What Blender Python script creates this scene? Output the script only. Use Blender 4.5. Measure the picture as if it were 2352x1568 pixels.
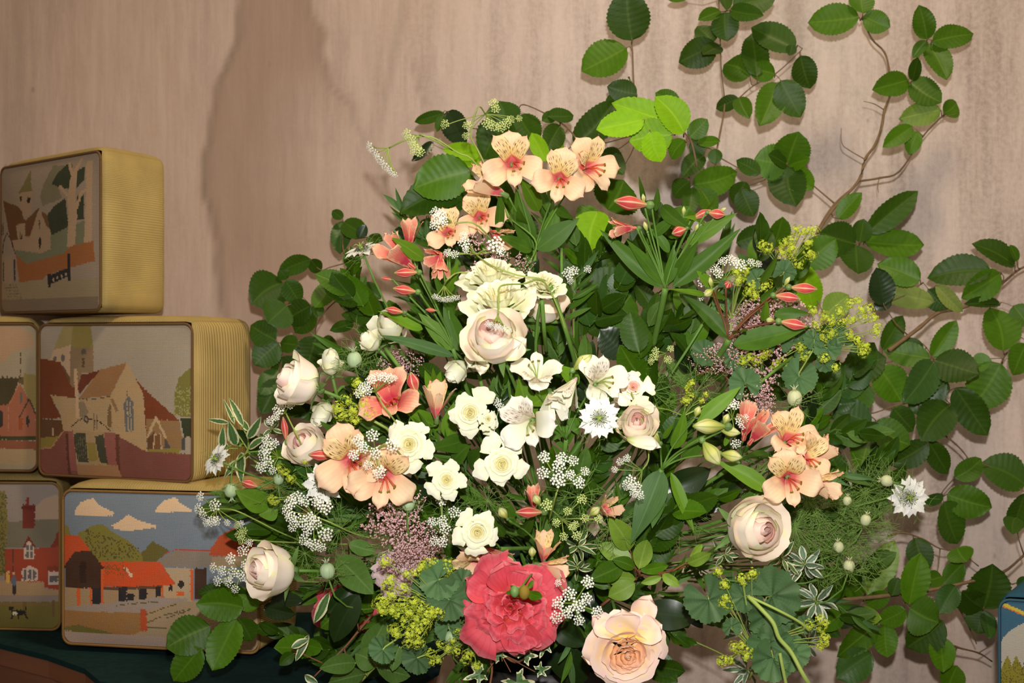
import bpy, math, random
import numpy as np
from mathutils import Vector, Matrix, noise
for o in list(bpy.data.objects): bpy.data.objects.remove(o)
S = bpy.context.scene
COL = S.collection
CZ = 1.2                       # eye height
K = 36/50/2352                 # metres per pixel per metre of distance
WALL = 2.14
def P(px, py, d): return Vector(((px-1176)*K*d, d, CZ+(784-py)*K*d))

# ---------------------------------------------------------------- camera, world, lamps
cam = bpy.data.cameras.new('camera'); cam.lens = 50; cam.sensor_width = 36
co = bpy.data.objects.new('camera', cam); COL.objects.link(co)
co.location = (0, 0, CZ); co.rotation_euler = (math.pi/2, 0, 0); S.camera = co
cam.dof.use_dof = True; cam.dof.focus_distance = 1.56; cam.dof.aperture_fstop = 9; cam.clip_start = .05
w = bpy.data.worlds.new('church_interior'); S.world = w; w.use_nodes = True
w.node_tree.nodes['Background'].inputs[0].default_value = (1, .78, .60, 1)
w.node_tree.nodes['Background'].inputs[1].default_value = .22
def lamp(name, kind, loc, tgt, power, color, **kw):
    l = bpy.data.lights.new(name, kind); l.energy = power; l.color = color
    for k_, v_ in kw.items(): setattr(l, k_, v_)
    o = bpy.data.objects.new(name, l); COL.objects.link(o); o.location = loc
    o.rotation_euler = (Vector(tgt)-Vector(loc)).to_track_quat('-Z', 'Y').to_euler(); return o
lamp('camera_flash', 'SPOT', (.015, -.03, CZ+.13), (.13, 1.7, CZ+.08), 108, (1, .975, .94),
     shadow_soft_size=.016, spot_size=math.radians(66), spot_blend=1.0)
lamp('hanging_lamp', 'AREA', (.5, .9, CZ+1.9), (-.45, 2.0, CZ-.1), 24, (1, .80, .52), shape='DISK', size=.35)
S.view_settings.view_transform = 'Standard'; S.view_settings.look = 'None'
S.view_settings.gamma = 1; S.view_settings.use_curve_mapping = False; S.view_settings.exposure = 0.0

# ---------------------------------------------------------------- materials
def lin(c): return tuple(((v/255)/12.92 if v/255 <= .04045 else ((v/255+.055)/1.055)**2.4) for v in c[:3])
def rgba(c, g=1.0): l = lin(c); return (min(1, l[0]*g), min(1, l[1]*g), min(1, l[2]*g), 1)
class NT:
    def __init__(s, name):
        s.m = bpy.data.materials.new(name); s.m.use_nodes = True; s.t = s.m.node_tree
        s.b = s.t.nodes['Principled BSDF']; s.out = s.t.nodes['Material Output']
    def n(s, ty, **kw):
        x = s.t.nodes.new(ty)
        for k_, v_ in kw.items(): setattr(x, k_, v_)
        return x
    def L(s, a, b): s.t.links.new(a, b)
    def setin(s, sock, v):
        if isinstance(v, (int, float)): sock.default_value = v
        elif isinstance(v, tuple): sock.default_value = v
        else: s.L(v, sock)
    def ma(s, op, a, b=0.0, c=0.0, clamp=False):
        x = s.n('ShaderNodeMath', operation=op, use_clamp=clamp)
        for i, v in enumerate((a, b, c)): s.setin(x.inputs[i], v)
        return x.outputs[0]
    def sm(s, v, lo, hi, a=0.0, b=1.0):
        x = s.n('ShaderNodeMapRange', interpolation_type='SMOOTHSTEP')
        s.setin(x.inputs[0], v)
        for i, q in enumerate((lo, hi, a, b)): x.inputs[i+1].default_value = q
        return x.outputs[0]
    def mix(s, f, a, b, mode='MIX'):
        x = s.n('ShaderNodeMix', data_type='RGBA', blend_type=mode)
        s.setin(x.inputs[0], f); s.setin(x.inputs[6], a); s.setin(x.inputs[7], b); return x.outputs[2]
    def uv(s):
        x = s.n('ShaderNodeTexCoord'); y = s.n('ShaderNodeSeparateXYZ'); s.L(x.outputs['UV'], y.inputs[0])
        return x, y.outputs[0], y.outputs[1]
    def noise(s, vec, scale, detail=2, rough=.5):
        x = s.n('ShaderNodeTexNoise'); x.inputs['Scale'].default_value = scale; x.inputs['Detail'].default_value = detail
        x.inputs['Roughness'].default_value = rough
        if vec is not None: s.L(vec, x.inputs['Vector'])
        return x.outputs[0]
    def vmul(s, vec, k):
        x = s.n('ShaderNodeVectorMath', operation='MULTIPLY'); s.L(vec, x.inputs[0]); x.inputs[1].default_value = k; return x.outputs[0]
    def ramp(s, f, stops):
        x = s.n('ShaderNodeValToRGB'); s.L(f, x.inputs[0]); e = x.color_ramp.elements
        while len(e) < len(stops): e.new(.5)
        for i, (p, c) in enumerate(stops): e[i].position = p; e[i].color = c
        return x.outputs[0]
    def bump(s, h, strength=.3, dist=.002):
        x = s.n('ShaderNodeBump'); x.inputs['Strength'].default_value = strength; x.inputs['Distance'].default_value = dist
        s.L(h, x.inputs['Height']); s.L(x.outputs[0], s.b.inputs['Normal'])
    def translucent(s, color, f):
        t = s.n('ShaderNodeBsdfTranslucent'); s.setin(t.inputs[0], color)
        mx = s.n('ShaderNodeMixShader'); mx.inputs[0].default_value = f
        s.L(s.b.outputs[0], mx.inputs[1]); s.L(t.outputs[0], mx.inputs[2]); s.L(mx.outputs[0], s.out.inputs[0])
MATS = {}
def plain(name, c, rough=.6, g=1.0, var=.15, scale=60, spec=.3, trans=0):
    if name in MATS: return MATS[name]
    n = NT(name); tc = n.n('ShaderNodeTexCoord')
    f = n.noise(tc.outputs['Object'], scale, 3)
    col = n.mix(f, rgba(c, g*(1-var)), rgba(c, g*(1+var)))
    n.L(col, n.b.inputs['Base Color']); n.b.inputs['Roughness'].default_value = rough
    n.b.inputs['Specular IOR Level'].default_value = spec
    if trans: n.translucent(col, trans)
    MATS[name] = n.m; return n.m
def leafmat(name, base, vein, kind='pin', rough=.38, spec=.5, margin=None, nv=9, tr=.12, vstr=.4, var=.22):
    n = NT(name); tc, u, v = n.uv()
    a = n.ma('ABSOLUTE', n.ma('SUBTRACT', n.ma('MULTIPLY', u, 2), 1))
    oi = n.n('ShaderNodeObjectInfo')
    mott = n.noise(tc.outputs['Object'], 5, 3)
    col = n.mix(mott, rgba(base, .78), rgba(base, 1.22))
    br = n.ma('ADD', n.ma('MULTIPLY', oi.outputs['Random'], 2*var), 1-var)
    hv = n.n('ShaderNodeHueSaturation'); n.L(br, hv.inputs['Value']); n.L(col, hv.inputs['Color'])
    hv.inputs['Saturation'].default_value = 1.0; col = hv.outputs[0]
    if kind == 'pin':
        t = n.ma('FRACT', n.ma('MULTIPLY', n.ma('SUBTRACT', v, n.ma('MULTIPLY', a, .13)), nv))
        lat = n.ma('ABSOLUTE', n.ma('SUBTRACT', t, .5))
        lat = n.sm(lat, .42, .5)
        mid = n.sm(a, .035, .09, 1, 0)
        ve = n.ma('MAXIMUM', n.ma('MULTIPLY', lat, .55), mid)
    else:
        t = n.ma('ABSOLUTE', n.ma('SUBTRACT', n.ma('FRACT', n.ma('MULTIPLY', a, 5)), .5))
        ve = n.ma('MAXIMUM', n.ma('MULTIPLY', n.sm(t, .36, .5), .5), n.sm(a, .04, .10, 1, 0))
    if margin:
        nz = n.noise(tc.outputs['Object'], 9, 2)
        e = n.ma('ADD', a, n.ma('MULTIPLY', n.ma('SUBTRACT', nz, .5), .7))
        col = n.mix(n.sm(e, .58, .66), col, rgba(margin))
    col2 = n.mix(n.ma('MULTIPLY', ve, vstr), col, rgba(vein))
    n.L(col2, n.b.inputs['Base Color']); n.b.inputs['Roughness'].default_value = rough
    n.b.inputs['Specular IOR Level'].default_value = spec
    n.translucent(n.mix(.5, col2, rgba((150, 190, 40))), tr)
    MATS[name] = n.m; return n.m
leafmat('leaf_deep_shaded_green', (44, 74, 8), (80, 106, 30), spec=.22, rough=.46)  # deep green, darkened further to paint in the weaker flash on far leaves
leafmat('leaf_mid_green', (64, 102, 8), (104, 136, 38), spec=.24, rough=.46)
leafmat('leaf_lime', (124, 172, 14), (156, 194, 50), tr=.2, rough=.55, spec=.2)
leafmat('leaf_pale_underside', (124, 140, 66), (140, 160, 90), rough=.7, spec=.2)
leafmat('leaf_blue_green', (50, 84, 28), (84, 114, 54), rough=.42, spec=.35)
leafmat('leaf_glossy_dark', (26, 46, 14), (50, 72, 28), rough=.33, spec=.5, tr=.03, vstr=.2)
leafmat('leaf_soft_green', (74, 106, 42), (120, 146, 88), rough=.6, spec=.2)
leafmat('leaf_yellow_green', (112, 144, 42), (150, 170, 80), rough=.5)
leafmat('blade_green', (64, 100, 24), (92, 124, 46), kind='par', rough=.5, spec=.22)
leafmat('blade_bright', (92, 132, 28), (124, 152, 54), kind='par', rough=.5, spec=.22)
leafmat('blade_grey_green', (78, 114, 62), (108, 138, 88), kind='par', rough=.55, spec=.25)
leafmat('leaf_cream_edged', (70, 104, 54), (120, 140, 90), margin=(214, 212, 166), rough=.5, tr=.05)
leafmat('leaf_silver_edged', (96, 122, 92), (130, 150, 120), margin=(226, 228, 206), rough=.5, tr=.05)
leafmat('mantle_green', (76, 108, 66), (120, 144, 104), rough=.65, spec=.2, nv=9)
leafmat('sepal_green', (104, 138, 72), (140, 160, 100), kind='par', rough=.5)
def petalmat(name, stops, veins=0, vein=(180, 60, 60), streak=None, rough=.55, tr=.22, edge=None, noise_amt=.5, gr=1.0, vs=.28):
    n = NT(name); tc, u, v = n.uv()
    a = n.ma('ABSOLUTE', n.ma('SUBTRACT', n.ma('MULTIPLY', u, 2), 1))
    nz = n.noise(tc.outputs['Object'], 3.5, 3)
    f = n.ma('ADD', v, n.ma('MULTIPLY', n.ma('SUBTRACT', nz, .5), noise_amt))
    col = n.ramp(f, [(p, rgba(c, gr)) for p, c in stops])
    if edge: col = n.mix(n.ma('MULTIPLY', n.sm(n.ma('ADD', a, n.ma('MULTIPLY', n.ma('SUBTRACT', nz, .5), .9)), .62, .98), .75), col, rgba(edge))
    if veins:
        t = n.ma('ABSOLUTE', n.ma('SUBTRACT', n.ma('FRACT', n.ma('MULTIPLY', u, veins)), .5))
        col = n.mix(n.ma('MULTIPLY', n.sm(t, .3, .5), vs), col, rgba(vein))
    if streak:
        cx = n.n('ShaderNodeCombineXYZ'); n.L(n.ma('MULTIPLY', u, 27), cx.inputs[0]); n.L(n.ma('MULTIPLY', v, 6.5), cx.inputs[1])
        vo = n.n('ShaderNodeTexNoise'); vo.inputs['Scale'].default_value = 1.3; vo.inputs['Detail'].default_value = 0; n.L(cx.outputs[0], vo.inputs['Vector'])
        g = n.ma('MULTIPLY', n.sm(vo.outputs[0], .615, .645), n.ma('MULTIPLY', n.sm(v, .38, .46), n.sm(v, .74, .84, 1, 0)))
        col = n.mix(g, col, rgba(streak))
    n.L(col, n.b.inputs['Base Color']); n.b.inputs['Roughness'].default_value = rough
    n.b.inputs['Specular IOR Level'].default_value = .25
    n.translucent(col, tr); MATS[name] = n.m; return n.m
petalmat('cream_petal', [(0, (222, 228, 150)), (.4, (240, 240, 202)), (.95, (248, 247, 226))], edge=(234, 240, 194), tr=.15)
petalmat('cream_core_petal', [(0, (240, 230, 158)), (.4, (247, 240, 194)), (.95, (250, 246, 214))], tr=.15)
petalmat('blush_petal', [(0, (222, 234, 150)), (.3, (248, 244, 208)), (.58, (254, 238, 226)), (.95, (253, 242, 222))], edge=(238, 243, 184), tr=.08)
petalmat('blush_core_petal', [(0, (252, 190, 168)), (.5, (253, 204, 190)), (.95, (254, 228, 214))], tr=.08)
petalmat('apricot_petal', [(0, (248, 216, 100)), (.45, (252, 222, 172)), (.85, (252, 224, 208))], edge=(252, 216, 212), tr=.15)
petalmat('apricot_core_petal', [(0, (246, 186, 110)), (.5, (252, 202, 160)), (.95, (252, 218, 192))], tr=.15)
petalmat('coral_petal', [(0, (236, 120, 76)), (.35, (226, 76, 84)), (.8, (222, 84, 100)), (1, (232, 128, 136))], veins=9, vein=(190, 50, 66))
petalmat('mauve_petal', [(0, (210, 170, 160)), (.5, (214, 182, 184)), (.95, (226, 200, 202))])
petalmat('peach_petal', [(0, (208, 56, 90)), (.28, (234, 112, 122)), (.5, (250, 206, 166)), (.8, (250, 222, 182)), (1, (246, 198, 168))], edge=(247, 204, 168), veins=7, vein=(246, 190, 158), noise_amt=.25)
petalmat('peach_streaked_petal', [(0, (214, 66, 90)), (.3, (240, 140, 130)), (.42, (252, 232, 156)), (.75, (252, 224, 168)), (1, (248, 192, 158))], streak=(110, 36, 34), noise_amt=.2)
petalmat('coral_lily_petal', [(0, (204, 50, 72)), (.3, (220, 78, 96)), (.6, (238, 136, 118)), (1, (250, 216, 176))], edge=(248, 206, 160), veins=8, vein=(206, 60, 76), noise_amt=.3)
petalmat('white_lily_petal', [(0, (196, 204, 120)), (.3, (238, 238, 206)), (.9, (248, 246, 236))], noise_amt=.2)
petalmat('white_streaked_petal', [(0, (226, 170, 180)), (.3, (244, 230, 214)), (.9, (248, 246, 228))], streak=(120, 40, 54), noise_amt=.2)
petalmat('nigella_petal', [(0, (226, 226, 214)), (.4, (246, 246, 240)), (.9, (250, 250, 246)), (1, (200, 216, 150))], veins=9, vein=(206, 214, 190), noise_amt=.1)
petalmat('red_bud_petal', [(0, (190, 186, 96)), (.16, (222, 150, 110)), (.45, (222, 92, 84)), (.85, (206, 72, 80)), (1, (130, 150, 66))], veins=6, vein=(255, 236, 190), vs=.75, noise_amt=.15)
petalmat('green_bud_petal', [(0, (150, 170, 70)), (.5, (212, 214, 120)), (.85, (232, 230, 170)), (1, (140, 170, 60))], veins=6, vein=(120, 150, 50), noise_amt=.15, vs=.6)
plain('stem_green', (98, 136, 56), .5)
plain('stem_pale', (150, 172, 84), .5)
plain('stem_red_brown', (122, 78, 52), .6)
plain('twig_brown', (118, 94, 66), .8, scale=120, var=.35)
plain('anther_olive', (134, 112, 34), .7)
plain('stamen_red', (214, 92, 60), .5)
plain('stamen_dark', (70, 78, 56), .6)
plain('umbel_white', (252, 252, 240), .7, var=.03, trans=.15)
plain('umbel_green', (196, 210, 130), .7, var=.1)
plain('mantle_yellow', (190, 204, 62), .7, var=.25, scale=200)
plain('astilbe_pink', (224, 184, 188), .8, var=.2, scale=200)
plain('pod_green', (168, 190, 148), .5, var=.2, scale=90)
plain('pod_white', (200, 206, 160), .5, var=.2, scale=90)
plain('thread_green', (110, 142, 66), .6)
plain('foam_green', (28, 46, 30), .95, var=.3)

# ---------------------------------------------------------------- mesh helpers
class MB:
    def __init__(s): s.v = []; s.f = []; s.uv = []
    def grid(s, nu, nv, fn, closed=False):
        b = len(s.v); uvs = []
        for j in range(nv+1):
            for i in range(nu+1):
                u, v = i/nu, j/nv; s.v.append(tuple(fn(u, v))); uvs.append((u, v))
        for j in range(nv):
            for i in range(nu):
                q = (j*(nu+1)+i, j*(nu+1)+i+1, (j+1)*(nu+1)+i+1, (j+1)*(nu+1)+i)
                s.f.append(tuple(b+k for k in q)); s.uv.append([uvs[k] for k in q])
        return s
    def tube(s, pts, rad, n=6, cap=True):
        pts = [Vector(p) for p in pts]; b = len(s.v); m = len(pts)
        if isinstance(rad, (int, float)): rad = [rad]*m
        up = Vector((.31, .17, .94))
        for i, p in enumerate(pts):
            t = (pts[min(i+1, m-1)]-pts[max(i-1, 0)])
            if t.length < 1e-9: t = Vector((0, 0, 1))
            t.normalize(); x = t.cross(up)
            if x.length < 1e-3: x = t.cross(Vector((1, 0, 0)))
            x.normalize(); y = t.cross(x)
            for k in range(n):
                a = 2*math.pi*k/n; s.v.append(tuple(p+(x*math.cos(a)+y*math.sin(a))*rad[i]))
        for i in range(m-1):
            for k in range(n):
                k2 = (k+1) % n; q = (b+i*n+k, b+i*n+k2, b+(i+1)*n+k2, b+(i+1)*n+k)
                s.f.append(q); s.uv.append([(k/n, i/(m-1)), ((k+1)/n, i/(m-1)), ((k+1)/n, (i+1)/(m-1)), (k/n, (i+1)/(m-1))])
        if cap:
            for q in (tuple(b+k for k in range(n))[::-1], tuple(b+(m-1)*n+k for k in range(n))):
                s.f.append(q); s.uv.append([(.5, .5)]*n)
        return s
    def ball(s, c, r, n=6, m=4, sx=1, sz=1):
        c = Vector(c)
        def fn(u, v):
            a = 2*math.pi*u; t = math.pi*v
            return (c.x+r*sx*math.sin(t)*math.cos(a), c.y+r*sx*math.sin(t)*math.sin(a), c.z-r*sz*math.cos(t))
        return s.grid(n, m, fn)
    def octa(s, c, r):
        b = len(s.v); c = Vector(c)
        for d in ((1, 0, 0), (0, 1, 0), (-1, 0, 0), (0, -1, 0), (0, 0, 1), (0, 0, -1)): s.v.append(tuple(c+Vector(d)*r))
        for i in range(4):
            for q in ((b+i, b+(i+1) % 4, b+4), (b+(i+1) % 4, b+i, b+5)): s.f.append(q); s.uv.append([(.5, .5)]*3)
    def tri(s, *p):
        b = len(s.v); s.v.extend(tuple(q) for q in p); s.f.append(tuple(range(b, b+len(p)))); s.uv.append([(.5, .5)]*len(p))
    def box(s, c, h, rot=None):
        b = len(s.v); c = Vector(c)
        for x in (-1, 1):
            for y in (-1, 1):
                for z in (-1, 1):
                    p = Vector((x*h[0], y*h[1], z*h[2]));
                    if rot: p = rot @ p
                    s.v.append(tuple(c+p))
        for q in ((0, 1, 3, 2), (4, 6, 7, 5), (0, 4, 5, 1), (2, 3, 7, 6), (0, 2, 6, 4), (1, 5, 7, 3)):
            s.f.append(tuple(b+k for k in q)); s.uv.append([(0, 0), (1, 0), (1, 1), (0, 1)])
        return s
    def mesh(s, name, mat, smooth=True):
        me = bpy.data.meshes.new(name); me.from_pydata(s.v, [], s.f)
        uvl = me.uv_layers.new(name='UVMap'); flat = [c for f in s.uv for p in f for c in p]
        uvl.data.foreach_set('uv', flat)
        me.materials.append(MATS[mat] if isinstance(mat, str) else mat)
        if smooth: me.polygons.foreach_set('use_smooth', [True]*len(me.polygons))
        me.update(); return me
WM = {}
def link(name, data, parent=None, M=None):
    M = M or Matrix.Identity(4)
    o = bpy.data.objects.new(name, data); COL.objects.link(o); WM[o.name] = M
    if parent is not None: o.parent = parent; o.matrix_local = WM[parent.name].inverted() @ M
    else: o.matrix_world = M
    return o
def T(name, label, cat, loc, group=None):
    o = link(name, None, None, Matrix.Translation(loc)); o.empty_display_size = .02
    o['label'] = label; o['category'] = cat
    if group: o['group'] = group
    return o
def frame(origin, z, up=Vector((0, 0, 1)), spin=0.0, sc=1.0):
    z = Vector(z).normalized(); x = Vector(up).cross(z)
    if x.length < 1e-3: x = Vector((1, 0, 0)).cross(z)
    x.normalize(); y = z.cross(x)
    R = Matrix((x, y, z)).transposed() @ Matrix.Rotation(spin, 3, 'Z')
    return Matrix.Translation(origin) @ R.to_4x4() @ Matrix.Scale(sc, 4)
def strip(base, tip, width, nrm):
    base = Vector(base); tip = Vector(tip); y = tip-base; L = y.length; y = y/L
    z = Vector(nrm) - y*y.dot(nrm)
    if z.length < 1e-3: z = Vector((0, -1, .1))
    z.normalize(); x = y.cross(z)
    R = Matrix(((x.x*width, y.x*L, z.x*L), (x.y*width, y.y*L, z.y*L), (x.z*width, y.z*L, z.z*L))).to_4x4()
    return Matrix.Translation(base) @ R
def bez(a, b, c, d, n=10):
    a, b, c, d = map(Vector, (a, b, c, d)); r = []
    for i in range(n+1):
        t = i/n; r.append(a*(1-t)**3+b*3*t*(1-t)**2+c*3*t*t*(1-t)+d*t**3)
    return r
def smoothpath(pts, n=5):
    pts = [Vector(p) for p in pts]
    if len(pts) < 3: return pts
    out = []; q = [pts[0]*2-pts[1]]+pts+[pts[-1]*2-pts[-2]]
    for i in range(1, len(q)-2):
        for k in range(n):
            t = k/n; a, b, c, d = q[i-1], q[i], q[i+1], q[i+2]
            out.append(.5*((2*b)+(c-a)*t+(2*a-5*b+4*c-d)*t*t+(3*b-a-3*c+d)*t**3))
    out.append(pts[-1]); return out

# ---------------------------------------------------------------- leaf meshes (unit length along y, unit full width along x)
def leaf_fn(kind, seed):
    r = random.Random(seed); bend = r.uniform(-.10, .10); droop = r.uniform(.02, .22); fold = r.uniform(.1, .35); wav = r.uniform(.01, .04); ph = r.uniform(0, 6)
    tw = r.uniform(-.5, .5)
    def fn(u, v):
        s = 2*u-1; a = abs(s)
        if kind == 'ovate':
            w = (math.sin(math.pi*min(1, v**.80)))**.62 if 0 < v < 1 else 0
            if v > .86: w *= 1-.35*((v-.86)/.14)
            tooth = 1+.035*(1 if int(round(v*27)) % 2 else -1)*(a > .99)*(0.1 < v < .97)
            x = .5*s*w*tooth; y = v+.03*a*w*(v < .9)
            z = fold*.5*abs(x)*2*.5 - droop*(v**2)*.6 + .011*math.cos(2*math.pi*9*(v-.13*a))*min(1, a*2.2)*w + wav*math.sin(6*v+ph+2*s)*a
        elif kind == 'blade':
            w = (math.sin(math.pi*v**.7)**.9 if 0 < v < 1 else 0); w = max(w, .10*(v < .4))
            x = .5*s*w; y = v
            z = fold*.3*a*w*.4 - droop*1.2*(v-.1)**2
            an = tw*1.6*v; x, z2 = x*math.cos(an), x*math.sin(an)*.3; z += z2; x += bend*1.6*math.sin(math.pi*v)
            return (x, y, z)
        elif kind == 'ellip':
            w = (math.sin(math.pi*v**.9)**.75 if 0 < v < 1 else 0)
            x = .5*s*w; y = v; z = fold*.25*a*w - droop*v*v*.8+wav*math.sin(9*v+ph)*a
        x += bend*math.sin(math.pi*v)
        return (x, y, z)
    return fn
LM = {}
def leafmesh(kind, mat, i):
    k = (kind, mat, i)
    if k not in LM:
        nv = {'ovate': 27, 'blade': 14, 'ellip': 10}[kind]; nu = {'ovate': 8, 'blade': 6, 'ellip': 6}[kind]
        LM[k] = MB().grid(nu, nv, leaf_fn(kind, 11+i*7+len(kind))).mesh(kind+'_leaf', mat)
    return LM[k]
def roundmesh(mat, i):
    k = ('round', mat, i)
    if k not in LM:
        r = random.Random(i+5); cup = r.uniform(.05, .3); lob = 9
        def fn(u, v):
            th = math.radians(-160+320*u); rr = v*(1+.10*abs(math.sin(lob*math.pi*u))-.06*math.cos(th*1)) *.5
            tooth = 1+(.03 if int(round(u*54)) % 2 else -.03)*(v > .99)
            z = cup*v*v*.5 + .05*v*math.cos(2*math.pi*lob*u)*.5+.03*math.sin(3*th+i)
            return (rr*tooth*math.sin(th), .12+rr*tooth*math.cos(th)+.38*0, z)
        LM[k] = MB().grid(54, 6, fn).mesh('scalloped_leaf', mat)
    return LM[k]
def ivymesh(mat, i):
    k = ('ivy', mat, i)
    if k not in LM:
        tips = [(-125, .42), (-62, .52), (0, .72), (62, .52), (125, .42)]
        def R(th):
            b = .26
            for t, h in tips: b = max(b, h*max(0, 1-abs(th-t)/30)**.8)
            return b
        def fn(u, v):
            th = -150+300*u; rr = R(th)*v
            return (rr*math.sin(math.radians(th)), .3+rr*math.cos(math.radians(th)), .06*v*v*math.sin(th*.05+i)+.04*v)
        m = MB(); m.grid(60, 5, fn)
        m.uv = [[(.5+.40*q[1], q[0]) for q in f] for f in m.uv]   # margin follows the rim
        LM[k] = m.mesh('ivy_leaf', mat)
    return LM[k]
TONE = {'d': 'leaf_deep_shaded_green', 'm': 'leaf_mid_green', 'b': 'leaf_lime', 'p': 'leaf_pale_underside', 'g': 'leaf_blue_green', 'k': 'leaf_glossy_dark',
        's': 'leaf_soft_green', 'y': 'leaf_yellow_green', 'B': 'blade_green', 'C': 'blade_bright', 'G': 'blade_grey_green', 'v': 'leaf_cream_edged', 'w': 'leaf_silver_edged'}
REG = {'A': (1300, 0, 3.92), 'B': (1800, 0, 3.267), 'C': (1850, 430, 3.336), 'D': (1850, 850, 3.484), 'E': (1450, 1200, 2.608),
       'F': (1340, 400, 3.563), 'G': (560, 450, 3.92), 'H': (820, 200, 3.733), 'I': (420, 1080, 3.213), 'J': (960, 1080, 3.213),
       'K': (0, 700, 3.92), 'L': (0, 1080, 3.213), 'N': (2150, 1200, 4.261), 'R': (1500, 860, 3.409), 'Q': (0, 330, 3.92), 'X': (0, 0, 1.0)}
def zp(r, x, y): a = REG[r]; return (a[0]+x/a[2], a[1]+y/a[2])
def put_leaf(parent, base, tip, width, tone, rnd, kind='ovate', name='leaf', tilt=.35):
    mid = (base+tip)/2; nrm = Vector((rnd.uniform(-tilt, tilt), -1, rnd.uniform(-tilt, tilt)+.1))
    me = leafmesh(kind, TONE[tone], rnd.randrange(5))
    return link(name, me, parent, strip(base, tip, width, nrm))
# ---------------------------------------------------------------- setting: wall, floor
def struct(name, me, M=None):
    o = link(name, me, None, M); o['kind'] = 'structure'; return o
def wall_mat():
    n = NT('streaked_plaster'); tc = n.n('ShaderNodeTexCoord'); ob = tc.outputs['Object']
    at = n.n('ShaderNodeAttribute', attribute_name='stain'); sp = n.n('ShaderNodeSeparateColor'); n.L(at.outputs['Color'], sp.inputs[0])
    s1 = n.noise(n.vmul(ob, (9, 1, 1.3)), 1.0, 8, .74)
    s2 = n.noise(n.vmul(ob, (60, 1, 6)), 1.0, 5, .7)
    s3 = n.noise(n.vmul(ob, (5, 1, 4)), 1.0, 4, .6)
    s4 = n.noise(ob, 130, 3, .7)
    base = n.mix(n.sm(s1, .38, .62), rgba((160, 142, 132)), rgba((202, 184, 174)))
    base = n.mix(n.ma('MULTIPLY', n.sm(s2, .35, .75), .5), base, rgba((210, 193, 182)))
    base = n.mix(n.ma('MULTIPLY', n.sm(s3, .5, .66), .38), base, rgba((168, 166, 160)))
    base = n.mix(n.ma('MULTIPLY', n.sm(s4, .35, .65), .32), base, rgba((220, 202, 192)))
    base = n.mix(sp.outputs[2], base, n.mix(n.sm(s2, .3, .75), n.mix(n.sm(s3, .35, .65), rgba((172, 146, 128)), rgba((162, 138, 126))), rgba((182, 158, 142))))  # blue channel: dimmer, warmer light mixed into the plaster colour
    base = n.mix(n.ma('MULTIPLY', sp.outputs[0], .6), base, rgba((136, 108, 88)))
    base = n.mix(n.ma('MULTIPLY', n.ma('MULTIPLY', sp.outputs[1], n.sm(s2, .1, .6)), .62), base, rgba((122, 106, 92)))
    vo = n.n('ShaderNodeTexVoronoi'); vo.inputs['Scale'].default_value = 16; n.L(n.vmul(ob, (1.6, 1, 1)), vo.inputs['Vector'])
    spk = n.ma('MULTIPLY', n.sm(vo.outputs['Distance'], .05, .10, 1, 0), n.sm(s3, .50, .60))
    base = n.mix(n.ma('MULTIPLY', spk, .35), base, rgba((110, 92, 80)))
    n.L(base, n.b.inputs['Base Color']); n.b.inputs['Roughness'].default_value = .85; n.b.inputs['Specular IOR Level'].default_value = .2
    sk = n.noise(ob, 60, 4, .6); n.bump(n.ma('ADD', sk, n.ma('MULTIPLY', s2, 1.5)), .25, .002)
    return n.m
nx, nz = 460, 330; X0, X1, Z0, Z1 = -1.9, 1.9, 0.0, 2.6
xs = np.linspace(X0, X1, nx+1); zs = np.linspace(Z0, Z1, nz+1); XX, ZZ = np.meshgrid(xs, zs)
PX = XX/(K*WALL)+1176; PY = 784-(ZZ-CZ)/(K*WALL)
def lerp_curve(y, pts): return np.interp(y, [p[1] for p in pts], [p[0] for p in pts])
wob = 10*np.sin(PY/37)+6*np.sin(PY/13+2)
lft = lerp_curve(PY, [(560, -400), (545, 0), (535, 110), (500, 190), (482, 260), (468, 350), (466, 440), (492, 560), (505, 700), (500, 1500)])+wob*.3
rgt = lerp_curve(PY, [(690, -400), (700, 0), (730, 90), (752, 160), (800, 240), (850, 420), (890, 620), (950, 760), (960, 1500)])+wob
def sst(x, a, b): t = np.clip((x-a)/(b-a), 0, 1); return t*t*(3-2*t)
stain = sst(PX, lft-6, lft+8)*(1-sst(PX, rgt-8-60*sst(PY, 180, 500), rgt+26+150*sst(PY, 180, 500)))*(1-.45*sst(PY, 560, 760))*(1-.95*sst(PX, lft+90, rgt-30)*sst(PY, 110, 300))
edge = np.exp(-((PX-lft-6)/10)**2)*sst(PY, -50, 60)*(1-sst(PY, 700, 760))+.6*np.exp(-((PX-rgt)/9)**2)*(1-sst(PY, 250, 420))
for cx, cy, sl, ln, wd, am in ((905, 120, -.18, 170, 12, .5), (960, 190, .3, 60, 6, .6), (880, 400, .35, 70, 6, .6), (1585, 90, .02, 240, 9, .4), (1820, 100, 0, 190, 22, .55), (40, 200, 0, 400, 14, .35), (1745, 420, .1, 120, 30, .5), (1500, 300, 0, 250, 14, .3)):
    edge += am*np.exp(-((PX-cx-sl*(PY-cy))/wd)**2)*np.exp(-((PY-cy)/ln)**4)
warm_falloff = 1-sst(PX, 650, 1500)  # flash falloff and warm lamplight on the left, painted into the wall colour
smooth = warm_falloff*.85+.3*sst(PY, 1250, 1400)  # mask of the painted falloff, with weaker flash low down added
m = MB(); vv = np.stack([XX, np.full_like(XX, 0.0), ZZ], -1).reshape(-1, 3)
idx = np.arange((nx+1)*(nz+1)).reshape(nz+1, nx+1)
ff = np.stack([idx[:-1, :-1], idx[:-1, 1:], idx[1:, 1:], idx[1:, :-1]], -1).reshape(-1, 4)
me = bpy.data.meshes.new('wall_back'); me.from_pydata(vv.tolist(), [], ff.tolist())
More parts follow.
